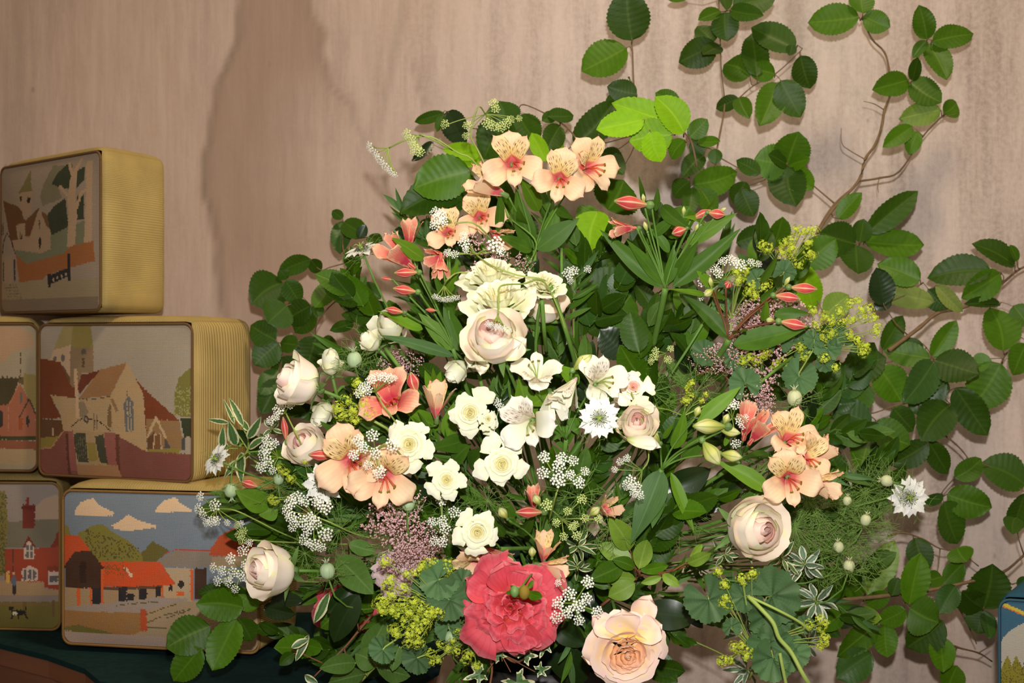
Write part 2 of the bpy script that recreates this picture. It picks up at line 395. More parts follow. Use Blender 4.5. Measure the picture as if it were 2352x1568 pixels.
ca = me.color_attributes.new('stain', 'FLOAT_COLOR', 'POINT')
rg = np.stack([stain, np.clip(edge, 0, 1), np.clip(smooth, 0, 1), np.ones_like(stain)], -1).reshape(-1)
ca.data.foreach_set('color', rg); me.materials.append(wall_mat())
struct('wall_back', me, Matrix.Translation((0, WALL, 0)))
n = NT('floor_boards'); tc = n.n('ShaderNodeTexCoord'); wv = n.noise(n.vmul(tc.outputs['Object'], (2, 30, 1)), 1, 4)
n.L(n.mix(wv, rgba((70, 44, 28)), rgba((112, 72, 44))), n.b.inputs['Base Color']); n.b.inputs['Roughness'].default_value = .5; FLOORM = n.m
struct('floor', MB().box((0, .6, -.05), (2.2, 1.75, .05)).mesh('floor', FLOORM, False))

# ---------------------------------------------------------------- kneelers (stitched hassocks)
def inside(pts, x, y):
    r = np.zeros(x.shape, bool); n_ = len(pts); j = n_-1
    for i in range(n_):
        xi, yi = pts[i]; xj, yj = pts[j]
        c = ((yi > y) != (yj > y)) & (x < (xj-xi)*(y-yi)/((yj-yi) if yj != yi else 1e-9)+xi); r ^= c; j = i
    return r
class Art:
    def __init__(s, reg, PXg, PYg, bg):
        a = REG[reg]; s.x = (PXg-a[0])*a[2]; s.y = (PYg-a[1])*a[2]
        rs = np.random.RandomState(4); s.x = s.x+rs.uniform(-3, 3, s.x.shape); s.y = s.y+rs.uniform(-3, 3, s.y.shape)
        s.c = np.zeros(s.x.shape+(3,)); s.c[:] = lin(bg)
    def p(s, c, *pts):
        pts = [(pts[i], pts[i+1]) for i in range(0, len(pts), 2)]; s.c[inside(pts, s.x, s.y)] = lin(c)
    def r(s, c, x0, y0, x1, y1): s.c[(s.x > x0) & (s.x < x1) & (s.y > y0) & (s.y < y1)] = lin(c)
    def e(s, c, cx, cy, rx, ry): s.c[((s.x-cx)/rx)**2+((s.y-cy)/ry)**2 < 1] = lin(c)
    def l(s, c, w, *pts):
        for i in range(0, len(pts)-2, 2):
            x0, y0, x1, y1 = pts[i:i+4]; dx, dy = x1-x0, y1-y0; L2 = dx*dx+dy*dy+1e-9
            t = np.clip(((s.x-x0)*dx+(s.y-y0)*dy)/L2, 0, 1)
            s.c[(s.x-x0-t*dx)**2+(s.y-y0-t*dy)**2 < (w/2)**2] = lin(c)
    def speck(s, c, prob, mask):
        rs = np.random.RandomState(9); q = mask & (rs.rand(*s.x.shape) < prob); s.c[q] = lin(c)
def stitch_mat(name, attr=True, base=(204, 178, 112), rib=False):
    n = NT(name); tc, u, v = n.uv()
    if attr:
        at = n.n('ShaderNodeAttribute', attribute_name='thread'); col = at.outputs['Color']
        nz_ = n.noise(tc.outputs['Object'], 35, 3); col = n.mix(.06, col, n.mix(nz_, rgba((60, 50, 40)), rgba((230, 215, 190))))
        su, sv = 150, 110
    else:
        nz_ = n.noise(tc.outputs['Object'], 22, 4); col = n.mix(nz_, rgba(base, .72), rgba(base, 1.25)); su, sv = 110, 110
    wu = n.ma('ABSOLUTE', n.ma('SINE', n.ma('MULTIPLY', u, su*3.14159)))
    wv = n.ma('ABSOLUTE', n.ma('SINE', n.ma('MULTIPLY', v, sv*3.14159)))
    h = n.ma('MULTIPLY', wu, wv) if not rib else n.ma('ABSOLUTE', n.ma('SINE', n.ma('MULTIPLY', u, 34*3.14159)))
    col = n.mix(n.ma('MULTIPLY', n.ma('SUBTRACT', 1, h), .16 if not rib else .26), col, rgba((70, 52, 26)), 'MIX')
    n.L(col, n.b.inputs['Base Color']); n.b.inputs['Roughness'].default_value = .92; n.b.inputs['Specular IOR Level'].default_value = .1
    pass
    n.bump(h, .6, .0015); return n.m
ARTM = stitch_mat('tapestry_stitch'); BODYM = stitch_mat('mustard_wool', False); RIBM = stitch_mat('mustard_ribbed_wool', False, (196, 170, 108), True)
BLUEM = stitch_mat('blue_wool', False, (52, 104, 128)); PIPEM = plain('piping_brown', (108, 78, 44), .9); PIPEG = plain('piping_ochre', (140, 104, 56), .9)
def kneeler(label, L, C, Rr, reg, bg, paint, body, pipe, group, bulge=.008):
    # L, C, Rr = (px, depth, py_top, py_bottom) of the picture face's left edge, its near right edge, and the back edge of the right side
    (lx, ld, lt, lb), (cx, cd, ct, cb), (rx, rd, rt, rb) = L, C, Rr
    fTL, fBL, fTR, fBR = P(lx, lt, ld), P(lx, lb, ld), P(cx, ct, cd), P(cx, cb, cd)
    dv = P(rx, (rt+rb)/2, rd)-P(cx, (ct+cb)/2, cd); dv.z = 0
    zt = (fTR.z+fTL.z)/2; zb = (fBR.z+fBL.z)/2
    for q in (fTL, fTR): q.z = zt
    for q in (fBL, fBR): q.z = zb
    W = (fTR-fTL); cen = (fTL+fTR+fBL+fBR)/4+dv/2; H = zt-zb; Wl = W.length; Dl = dv.length
    root = T('kneeler', label, 'kneeler', Vector((cen.x, cen.y, zb)), group)
    ux = W.normalized(); uy = dv.normalized(); n_ = 14
    # soft rounded box
    def sg(x, e): return math.copysign(abs(x)**e, x)
    hx, hy, hz, rr = Wl/2, Dl/2, H/2, .014; top = .007
    mid = Vector((cen.x, cen.y, (zt+zb)/2))
    def body_face(axis, sgn):
        def fn(u, v):
            a, b = math.sin(math.pi/2*(2*u-1)), math.sin(math.pi/2*(2*v-1))
            p = [0, 0, 0]; p[axis] = sgn; o_ = [i for i in range(3) if i != axis]; p[o_[0]] = a; p[o_[1]] = b
            q = [p[0]*hx, p[1]*hy, p[2]*hz]; h = (hx, hy, hz)
            k_ = [max(-(h[i]-rr), min(h[i]-rr, q[i])) for i in range(3)]; dlt = Vector([q[i]-k_[i] for i in range(3)])
            q = Vector(k_)+(dlt.normalized()*rr if dlt.length > 1e-9 else Vector())
            q[axis] += sgn*{2: .005 if sgn > 0 else 0, 0: .005, 1: .004}[axis]*(1-a**6)*(1-b**4)
            if q.z > 0: q.z += top*min(1, q.z/hz*3)
            else: q.z -= .002*min(1, -q.z/hz*3)
            return tuple(mid+ux*q.x+uy*q.y+Vector((0, 0, 1))*q.z)
        return fn
    for ax, sg_, nm, mt in ((0, 1, 'side_panel', body), (0, -1, 'side_panel', body), (2, 1, 'top_panel', BODYM if body is RIBM else body), (2, -1, 'bottom_panel', body), (1, 1, 'back_panel', body)):
        f = MB().grid(n_, n_, body_face(ax, sg_))
        link(nm, f.mesh(nm, mt), root)
    # picture face, one quad per stitch
    nu, nv = 150, 112
    def face(u, v):
        a, b = 2*u-1, 2*v-1; px_, pz_ = a*(hx-.002), b*(hz-.002); r2 = .011
        kx, kz = max(-(hx-.002-r2), min(hx-.002-r2, px_)), max(-(hz-.002-r2), min(hz-.002-r2, pz_)); dx, dz = px_-kx, pz_-kz; L2 = math.hypot(dx, dz)
        if L2 > r2: px_, pz_ = kx+dx/L2*r2, kz+dz/L2*r2
        pf = bulge*(1-a**4)*(1-b**4)
        q = (fTL+fTR+fBL+fBR)/4+ux*px_+Vector((0, 0, 1))*pz_-uy*(pf+.0015)
        return tuple(q)
    m = MB().grid(nu, nv, face); me = m.mesh('picture_panel', ARTM)
    U = (np.arange(nu)+.5)/nu; V = (np.arange(nv)+.5)/nv; UU, VV = np.meshgrid(U, V)
    tY = lt*(1-UU)+ct*UU; bY = lb*(1-UU)+cb*UU
    PXg = lx+(cx-lx)*UU; PYg = bY+(tY-bY)*VV
    A = Art(reg, PXg, PYg, bg); paint(A)
    col = np.repeat(np.concatenate([np.clip(A.c**1.08*ART_GAIN, 0, 1), np.ones(A.c.shape[:2]+(1,))], -1).reshape(-1, 4), 4, axis=0)
    ca = me.color_attributes.new('thread', 'FLOAT_COLOR', 'CORNER'); ca.data.foreach_set('color', col.reshape(-1))
    link('picture_panel', me, root)
    pts = []; c0 = (fTL+fTR+fBL+fBR)/4
    r2 = .012
    for cx_, cz_, a0 in ((1, 1, 0), (-1, 1, 90), (-1, -1, 180), (1, -1, 270), (1, 1, 360)):
        for k in range(6):
            if a0 == 360 and k: break
            t = math.radians(a0+k*18); pts.append(c0+ux*(cx_*(hx-r2)+r2*math.cos(t))+Vector((0, 0, 1))*(cz_*(hz-r2)+r2*math.sin(t))-uy*.0015)
    link('piping', MB().tube(pts, .0018, 6, False).mesh('piping', pipe), root)
    return root
ART_GAIN = 1.8
def art_top(a):
    a.r((142, 126, 98), -50, 1240, 900, 1600); a.r((122, 106, 86), -50, 1400, 900, 1600)
    a.p((116, 108, 84), 520, 190, 640, 200, 560, 330, 620, 500, 450, 560, 420, 470, 450, 350)
    D = (50, 58, 38); a.p(D, 640, 190, 690, 180, 700, 420, 600, 400, 525, 360, 560, 270); a.p(D, 740, 250, 800, 220, 800, 340, 740, 420)
    a.p((110, 110, 84), 190, 1000, 180, 920, 520, 830, 860, 690, 860, 960, 650, 1000, 300, 1080)
    a.p(D, 490, 640, 560, 560, 650, 500, 680, 760, 530, 830, 500, 740); a.p(D, 750, 480, 800, 480, 800, 700, 740, 700)
    a.p((112, 102, 62), 315, 205, 325, 330, 350, 420, 205, 430, 250, 360)
    W = (152, 128, 102); a.p(W, 205, 430, 345, 410, 345, 620, 280, 660, 240, 600)
    a.e((40, 32, 28), 238, 475, 9, 26); a.e((40, 32, 28), 315, 495, 17, 30)
    a.p(W, 20, 470, 130, 860, 150, 940, 430, 990, 520, 960, 520, 780, 420, 580, 340, 700)
    Br = (98, 66, 38); a.p(Br, 35, 480, 200, 540, 250, 590, 265, 660, 290, 680, 415, 570, 330, 830, 280, 830, 285, 700, 190, 720, 210, 850, 130, 860)
    a.p((104, 74, 46), 430, 600, 490, 640, 515, 770, 480, 740)
    for x in (20, 38, 235, 248): a.r((60, 48, 38), x-4, 690+(90 if x > 100 else 0), x+4, 800+(50 if x > 100 else 0))
    a.e((34, 32, 26), 422, 890, 12, 55); a.l((80, 62, 46), 8, 420, 690, 420, 760)
    a.l((60, 50, 34), 9, 28, 980, 40, 870, 90, 785, 140, 850, 180, 980)
    a.r((150, 130, 108), 55, 1000, 150, 1250)
    Tk = (164, 136, 106); a.p(Tk, 690, 290, 740, 260, 735, 560, 750, 640, 730, 945, 665, 950, 680, 640, 665, 500)
    a.l(Tk, 28, 665, 190, 705, 300, 765, 150); a.l(Tk, 26, 600, 390, 690, 500); a.l(Tk, 24, 735, 620, 780, 460, 830, 420); a.p(Tk, 810, 170, 860, 170, 860, 930, 800, 930, 815, 500)
    a.p((142, 90, 50), 190, 990, 300, 1080, 640, 1000, 700, 940, 870, 900, 880, 1080, 700, 1130, 490, 1190, 440, 1230, 220, 1250)
    G = (38, 34, 36); a.r(G, 490, 1180, 512, 1300); a.r(G, 668, 1005, 692, 1255); a.p(G, 500, 1195, 690, 1130, 695, 1205, 505, 1280)
    for x, y in ((540, 1236), (576, 1222), (616, 1208), (652, 1190)): a.e((150, 136, 112), x, y, 9, 14)
    a.r((60, 62, 36), 34, 1050, 48, 1230); a.r((52, 46, 52), 165, 1040, 182, 1230)
    for i in range(7): a.l((112, 96, 78), 5, 50+i*8, 1275+i*20, 190+i*9, 1270+i*20)
def art_mid(a):
    a.p((140, 124, 82), 580, 170, 670, 170, 670, 340, 500, 400, 540, 280); a.p((128, 114, 62), 670, 170, 840, 170, 885, 370, 790, 400, 670, 370)
    a.p((168, 142, 116), 500, 390, 670, 340, 675, 720, 570, 520, 470, 480); a.e((96, 88, 82), 600, 462, 20, 32); a.e((96, 88, 82), 515, 470, 18, 24)
    a.p((126, 104, 78), 668, 360, 885, 370, 897, 600, 790, 600, 750, 760, 720, 740, 675, 720); a.e((88, 78, 66), 795, 408, 26, 26); a.l((200, 180, 150), 5, 785, 390, 800, 420); a.r((80, 66, 50), 788, 470, 806, 545)
    a.p((106, 54, 30), 330, 460, 480, 480, 570, 500, 620, 570, 672, 640, 675, 720, 725, 740, 725, 835, 470, 800, 590, 1015, 330, 1015)
    a.p((96, 76, 52), 570, 500, 620, 560, 672, 640, 672, 700, 600, 560)
    a.p((94, 42, 26), 780, 620, 960, 580, 760, 800, 745, 740); a.p((136, 100, 66), 955, 575, 1200, 515, 1050, 815, 760, 835, 860, 700)
    a.p((156, 132, 98), 475, 800, 720, 830, 850, 845, 1060, 815, 1070, 1200, 600, 1140, 590, 1010, 560, 930)
    a.p((162, 136, 100), 1200, 515, 1240, 590, 1345, 800, 1375, 1340, 1080, 1180, 1050, 830); a.l((96, 76, 50), 9, 750, 838, 850, 848, 1045, 825)
    a.p((112, 86, 56), 1050, 870, 1062, 1100, 1020, 1090, 1025, 940); a.p((128, 98, 66), 1045, 840, 1075, 840, 1125, 960, 1095, 965)
    a.p((124, 108, 86), 760, 870, 800, 860, 850, 960, 800, 1020, 765, 1000)
    for x in (900, 925): a.r((110, 92, 74), x-6, 980, x+6, 1130)
    a.p((176, 146, 116), 710, 560, 738, 560, 762, 1020, 730, 1020)
    a.p((110, 54, 30), 1275, 665, 1340, 740, 1650, 1050, 1380, 1035, 1372, 1210, 1345, 800)
    a.p((132, 102, 68), 1370, 1030, 1650, 1055, 1685, 1320, 1375, 1310); a.p((92, 62, 40), 1375, 1210, 1440, 1150, 1440, 1310, 1375, 1310)
    a.l((168, 144, 112), 22, 1380, 1200, 1455, 1020, 1535, 1200); a.r((108, 74, 48), 1435, 1170, 1492, 1310); a.l((168, 144, 112), 10, 1430, 1310, 1440, 1170, 1490, 1170, 1500, 1310); a.p((76, 70, 66), 1530, 1200, 1580, 1300, 1520, 1300)
    a.p((108, 104, 50), 1730, 570, 1640, 660, 1610, 800, 1610, 1000, 1700, 1020, 1790, 1000, 1790, 570); a.speck((136, 132, 84), .3, (a.x > 1600) & (a.y > 740) & (a.y < 1000)); a.p((44, 52, 34), 1655, 1030, 1800, 1030, 1800, 1210, 1680, 1200)
    a.r((70, 68, 66), 1665, 1210, 1690, 1320); a.r((150, 136, 116), 1700, 1190, 1725, 1330)
    a.p((98, 96, 94), 1168, 900, 1210, 815, 1255, 880, 1260, 1140, 1188, 1140); a.l((160, 144, 118), 9, 1200, 870, 1212, 1135); a.l((160, 144, 118), 9, 1228, 870, 1238, 1135); a.l((90, 76, 56), 6, 1198, 780, 1198, 820)
    a.p((90, 60, 38), 340, 1015, 590, 1030, 605, 1140, 520, 1205, 340, 1190); a.p((128, 114, 54), 340, 1195, 560, 1180, 480, 1295, 340, 1285); a.e((160, 140, 110), 500, 1140, 10, 40)
    a.p((128, 114, 54), 1370, 1310, 1665, 1300, 1640, 1355, 1400, 1355)
    M_ = (116, 68, 58); a.p(M_, 340, 1300, 480, 1285, 600, 1130, 720, 1130, 720, 1600, 340, 1600); a.p((114, 68, 60), 1085, 1165, 1370, 1330, 1800, 1360, 1800, 1600, 1100, 1600); a.l((160, 120, 96), 10, 380, 1295, 480, 1285, 600, 1140)
    a.r((84, 46, 34), 630, 1160, 655, 1600); a.p((134, 80, 72), 655, 1135, 705, 1135, 720, 1500, 655, 1500); a.p((134, 80, 72), 985, 1150, 1095, 1150, 1110, 1500, 1010, 1500); a.r((92, 50, 38), 1092, 1170, 1125, 1500)
    a.p((150, 126, 94), 700, 1120, 990, 1150, 1010, 1460, 725, 1440)
    Gt = (60, 60, 46); a.p(Gt, 705, 1160, 815, 1150, 835, 1420, 735, 1425); a.p(Gt, 905, 1185, 985, 1165, 1015, 1445, 940, 1420)
    for i in range(5): a.l((96, 92, 74), 4, 722+i*20, 1165, 745+i*20, 1400)
    a.p((130, 114, 56), 828, 1240, 905, 1240, 928, 1410, 842, 1415)
    a.l((50, 40, 32), 9, 680, 1100, 750, 1040, 820, 1012, 950, 1050, 1050, 1135); a.e((60, 52, 54), 825, 1030, 24, 34); a.e((140, 116, 90), 825, 1030, 11, 18)
    a.p((146, 110, 78), 720, 1440, 1100, 1455, 1130, 1600, 720, 1600)
def art_midleft(a):
    a.p((158, 130, 104), 0, 180, 180, 190, 300, 250, 330, 360, 120, 420, 60, 500, 0, 520)
    a.p((134, 118, 72), 225, 610, 400, 640, 400, 1000, 300, 900, 230, 760)
    a.l((70, 58, 44), 9, 205, 420, 205, 660); a.p((92, 80, 56), 180, 640, 230, 640, 225, 720, 190, 700)
    a.p((64, 56, 36), -1500, 660, 190, 655, 150, 780, 95, 905, -1500, 905)
    for i in range(6): a.p((64, 56, 36), i*38-10, 665, i*38+4, 630, i*38+18, 665)
    a.p((148, 92, 70), 192, 700, 240, 790, 275, 850, 330, 960, 340, 1200, -1500, 1150, -1500, 910, 90, 900)
    D = (48, 46, 44); a.e(D, 25, 1030, 22, 80); a.e((96, 90, 86), 205, 840, 15, 56); a.e(D, 265, 1050, 14, 50); a.r((140, 72, 40), 185, 1030, 222, 1130)
    a.l((74, 58, 38), 14, 190, 1020, 275, 850, 345, 1010); a.l((160, 110, 84), 8, 95, 1140, 95, 910, 190, 710)
    a.p((58, 62, 36), -1500, 1140, 400, 1195, 400, 1230, -1500, 1170); a.p((130, 80, 58), -1500, 1175, 400, 1235, 400, 1320, -1500, 1260)
    a.p((156, 134, 102), -1500, 1245, 400, 1315, 400, 1460, -1500, 1400)
def art_farm(a):
    C_ = (204, 172, 140)
    a.r((156, 134, 106), 430, 960, 2000, 1500)
    a.p(C_, 550, 262, 600, 200, 690, 170, 740, 222, 862, 285, 850, 312, 560, 298); a.p(C_, 850, 382, 930, 335, 975, 303, 1050, 350, 1185, 392, 1178, 412, 960, 427, 870, 410); a.p(C_, 1165, 282, 1230, 212, 1310, 190, 1360, 240, 1445, 288, 1440, 302, 1180, 297)
    a.p((118, 112, 52), 580, 440, 680, 385, 780, 370, 870, 440, 980, 500, 1080, 600, 1090, 670, 700, 670, 680, 560); a.speck((84, 72, 34), .22, (a.x > 640) & (a.x < 1060) & (a.y > 400+(a.x-640)*.35) & (a.y < 640))
    a.p((98, 90, 42), 1078, 595, 1160, 510, 1285, 580, 1220, 640, 1180, 670, 1090, 660); a.p((120, 112, 52), 430, 340, 500, 380, 530, 445, 430, 445)
    a.p((182, 76, 38), 430, 440, 590, 450, 695, 575, 560, 580, 470, 700, 430, 700)
    a.p((190, 78, 40), 755, 648, 1210, 665, 1345, 822, 1335, 842, 1180, 850, 790, 842); a.l((200, 176, 150), 18, 955, 705, 1005, 772); a.speck((130, 84, 44), .35, (a.x > 800) & (a.x < 960) & (a.y > 665) & (a.y < 790-(960-a.x)*.3))
    a.p((66, 42, 32), 560, 572, 685, 572, 795, 700, 770, 712, 768, 852, 480, 852, 480, 700, 465, 685); a.r((48, 30, 26), 600, 650, 650, 815)
    a.p((130, 118, 106), 1200, 655, 1340, 580, 1600, 600, 1600, 718, 1240, 700); a.l((170, 60, 50), 9, 1240, 612, 1340, 576, 1590, 596)
    a.p((170, 148, 120), 1240, 705, 1465, 722, 1455, 970, 1350, 950, 1335, 840)
    a.p((166, 74, 42), 1890, 450, 1740, 436, 1650, 490, 1600, 560, 1575, 634, 1900, 650); a.r((150, 128, 100), 1600, 640, 1900, 720); a.r((66, 42, 32), 1470, 722, 1560, 950)
    Wl_ = (156, 132, 102); a.r(Wl_, 440, 850, 700, 1010); a.p(Wl_, 790, 845, 1240, 850, 1240, 935, 1000, 975, 790, 985); a.p((176, 146, 112), 1240, 845, 1340, 840, 1345, 945, 1240, 930)
    a.r((96, 66, 46), 790, 845, 1230, 868)
    for q in ((698, 850, 768, 986), (905, 850, 966, 960), (968, 900, 1022, 962), (1060, 866, 1118, 944), (1180, 850, 1222, 924), (1282, 842, 1306, 882)): a.r((36, 34, 42), *q)
    a.e((40, 32, 34), 1372, 840, 24, 28)
    for q in ((572, 850, 602, 992), (678, 850, 696, 990), (770, 712, 790, 990), (1224, 850, 1242, 932), (1440, 730, 1462, 960), (1340, 890, 1395, 925)): a.r((196, 92, 44), *q)
    a.p((150, 134, 124), 440, 1000, 1200, 930, 1440, 945, 1060, 1045, 440, 1015)
    for q in ((1110, 1060, 1250, 1010, 1340, 985), (1115, 1120, 1250, 1065, 1450, 1020), (1115, 1160, 1260, 1165), (880, 985, 1200, 965), (1250, 1090, 1440, 1030)): a.l((96, 88, 56), 7, *q)
    a.p((146, 108, 66), 430, 1020, 1068, 1045, 1092, 1182, 1000, 1214, 720, 1198, 430, 1168); a.r((168, 76, 46), 1064, 1020, 1112, 1188)
    a.p((104, 98, 48), 430, 1160, 580, 1130, 880, 1210, 500, 1192); a.p((158, 138, 126), 430, 1176, 720, 1200, 1240, 1235, 1240, 1400, 430, 1400)
def art_cottage(a):
    a.p((160, 138, 120), 200, 330, 330, 200, 440, 160, 440, 350, 300, 350)
    a.p((112, 106, 92), 70, 370, 300, 350, 470, 350, 450, 470, 385, 565, 60, 555); a.p((120, 50, 38), 440, 440, 385, 565, 470, 560)
    a.p((146, 64, 46), 50, 565, 190, 568, 300, 565, 385, 560, 470, 545, 470, 880, 50, 800)
    a.r((112, 44, 36), 182, 240, 270, 415); a.r((128, 48, 40), 205, 188, 231, 245); a.r((96, 36, 32), 172, 252, 276, 276)
    a.p((112, 40, 34), 180, 560, 225, 470, 280, 560); W = (184, 166, 154); a.p(W, 192, 560, 228, 505, 268, 560, 268, 646, 192, 646)
    for x in (204, 236):
        for y in (535, 590): a.r((100, 96, 96), x, y, x+22, y+42)
    a.p(W, 175, 720, 232, 692, 292, 720, 292, 805, 175, 805)
    for x in (188, 222, 256): a.r((96, 92, 94), x, 725, x+22, 795)
    a.r(W, 370, 738, 450, 836); a.r((96, 92, 90), 380, 770, 440, 815); a.r((120, 60, 44), 360, 700, 450, 730)
    a.l((70, 58, 54), 8, 112, 570, 112, 750)
    a.p((118, 108, 62), -130, 300, -60, 140, 50, 140, 76, 400, 60, 500, 40, 770, -110, 770); a.speck((84, 84, 44), .35, (a.x < 62) & (a.x > -120) & (a.y > 160) & (a.y < 760))
    a.p((158, 132, 102), -1500, 800, 340, 812, 340, 865, 470, 880, 470, 915, -1500, 905); a.p((136, 122, 114), -1500, 905, 470, 915, 470, 965, -1500, 962)
    a.p((112, 104, 52), -1500, 962, 470, 965, 470, 1200, -1500, 1200); a.l((128, 98, 66), 14, -1500, 975, 470, 985); a.r((110, 86, 56), 182, 960, 206, 1060); a.r((110, 86, 56), 398, 955, 416, 1075)
    D = (34, 28, 26); a.e(D, 152, 1045, 56, 22); a.e(D, 92, 1012, 22, 14); a.l(D, 10, 105, 1060, 98, 1095); a.l(D, 10, 150, 1060, 150, 1090); a.l(D, 10, 195, 1050, 212, 1088); a.l(D, 9, 200, 1035, 205, 1005); a.e((210, 196, 176), 122, 1050, 18, 14)
    a.e((190, 160, 80), 72, 790, 16, 40); a.e((90, 100, 120), 116, 805, 20, 38); a.e((190, 150, 120), 116, 752, 11, 14); a.r((50, 46, 50), 104, 840, 132, 910); a.e((190, 150, 120), 74, 742, 11, 12)
def art_blue(a):
    a.c[:] = lin((46, 90, 112)); 
    a.l((176, 160, 66), 34, 600, 745, 900, 880); a.l((176, 106, 60), 12, 596, 768, 900, 902)
    a.p((160, 156, 146), 590, 1400, 610, 1190, 640, 1110, 720, 1030, 861, 955, 1800, 800, 1800, 2200, 580, 2200)
    a.p((124, 118, 40), 575, 2200, 590, 1560, 640, 1380, 692, 1285, 735, 1400, 780, 1285, 850, 1420, 950, 1300, 1100, 1500, 1300, 1400, 1800, 1600, 1800, 2200)
    a.speck((86, 82, 34), .2, (a.y > 1350))
KG = 'stitched picture kneelers stacked by the wall'
kneeler('topmost mustard kneeler stitched with a brown-roofed church, bare trees and small dark gate', (4, 2.05, 378, 716), (233, 1.86, 356, 716), (384, 1.99, 358, 712), 'Q', (142, 126, 108), art_top, BODYM, PIPEM, KG)
kneeler('middle kneeler with ribbed mustard side, church and iron churchyard gates stitched on it', (92, 1.95, 742, 1088), (443, 1.84, 747, 1108), (580, 2.0, 740, 1100), 'K', (146, 134, 118), art_mid, RIBM, PIPEM, KG)
kneeler('half-seen kneeler left of the churchyard gate one, with a pink chapel under a dark roof', (-330, 1.99, 744, 1078), (86, 1.975, 744, 1082), (110, 2.10, 745, 1080), 'K', (146, 134, 112), art_midleft, BODYM, PIPEM, KG)
kneeler('bottom kneeler with blue sky, three clouds and red-roofed farm buildings stitched on it', (146, 1.86, 1116, 1474), (596, 1.80, 1146, 1502), (684, 1.95, 1140, 1490), 'L', (112, 122, 132), art_farm, BODYM, PIPEG, KG)
kneeler('half-seen bottom kneeler with a red brick cottage, tall chimney and black and white dog', (-300, 2.0, 1106, 1442), (138, 1.98, 1108, 1442), (160, 2.10, 1108, 1442), 'L', (138, 128, 122), art_cottage, BODYM, PIPEG, KG)
kneeler('blue kneeler with yellow band, grey arch and olive trees at the right edge', (2296, 1.72, 1372, 1690), (2640, 1.66, 1400, 1716), (2700, 1.9, 1400, 1700), 'N', (46, 90, 112), art_blue, BLUEM, plain('piping_blue', (50, 86, 104), .9), 'kneelers at the right edge', .004)

# table under the stack: dark teal cloth over a wooden top
TZ = CZ-(1446-784)*K*1.955*1.0
zt = P(0, 1442, 2.0).z; 
def slab(m, pts, z0, z1):
    b = len(m.v); n_ = len(pts)
    for z in (z0, z1): m.v.extend((x, y, z) for x, y in pts)
    m.f.append(tuple(range(b, b+n_))[::-1]); m.uv.append([(0, 0)]*n_); m.f.append(tuple(range(b+n_, b+2*n_))); m.uv.append([(0, 0)]*n_)
    for i in range(n_):
        j = (i+1) % n_; m.f.append((b+i, b+j, b+n_+j, b+n_+i)); m.uv.append([(0, 0), (1, 0), (1, 1), (0, 1)])
    return m
EDGE = [(-1.35, 2.02), (-.98, 1.99), (-.74, 1.945), (-.598, 1.83), (-.528, 1.756), (-.49, 1.69), (-.44, 1.66), (-.2, 1.63), (-.12, 1.66), (-.09, 1.75), (-.09, 2.12), (-1.35, 2.12)]
def inset(p, k): cx, cy = -.5, 1.98; return [(cx+(x-cx)*k, cy+(y-cy)*k if y < 2.1 else y) for x, y in p]
n = NT('walnut_wood'); tc = n.n('ShaderNodeTexCoord'); g = n.noise(n.vmul(tc.outputs['Object'], (6, 6, 40)), 1, 4, .6)
n.L(n.mix(g, rgba((84, 46, 26)), rgba((150, 92, 54))), n.b.inputs['Base Color']); n.b.inputs['Roughness'].default_value = .4; MATS['walnut_wood'] = n.m
tb = T('side_table', 'dark wooden side table under the stacked kneelers, covered with a teal cloth', 'table', Vector((-.6, 1.95, 0)))
link('tabletop', slab(MB(), inset(EDGE, .985), zt-.03, zt-.008).mesh('tabletop', 'walnut_wood', False), tb)
link('apron', slab(MB(), inset(EDGE, .93), zt-.14, zt-.031).mesh('apron', 'walnut_wood', False), tb)
for x, y in ((-.60, 1.93), (-1.2, 2.06), (-.17, 1.74), (-.17, 2.08)):
    link('leg', MB().tube([(x, y, 0), (x, y, zt*.5), (x, y, zt-.03)], [.018, .024, .028], 10).mesh('leg', 'walnut_wood'), tb)
n = NT('teal_baize'); tc = n.n('ShaderNodeTexCoord'); g = n.noise(tc.outputs['Object'], 90, 3)
n.L(n.mix(g, rgba((14, 38, 38)), rgba((30, 60, 60))), n.b.inputs['Base Color']); n.b.inputs['Roughness'].default_value = .95; n.b.inputs['Specular IOR Level'].default_value = .1; MATS['teal_baize'] = n.m
cl = link('table_cloth', slab(MB(), inset(EDGE, 1.0), zt-.0075, zt-.0005).mesh('table_cloth', 'teal_baize', False)); cl['label'] = 'dark teal baize cloth lying flat under the bottom kneelers'; cl['category'] = 'cloth'
pz = P(2296, 1704, 1.70).z
sh = T('small_table', 'plain wooden stand holding the blue kneeler at the right edge', 'table', Vector((.72, 1.78, 0)))
link('tabletop', MB().box((.76, 1.80, pz-.017), (.20, .16, .015)).mesh('tabletop', 'walnut_wood', False), sh)
for x in (.62, .9):
    for y in (1.70, 1.9): link('leg', MB().tube([(x, y, 0), (x, y, pz-.033)], .018, 8).mesh('leg', 'walnut_wood'), sh)

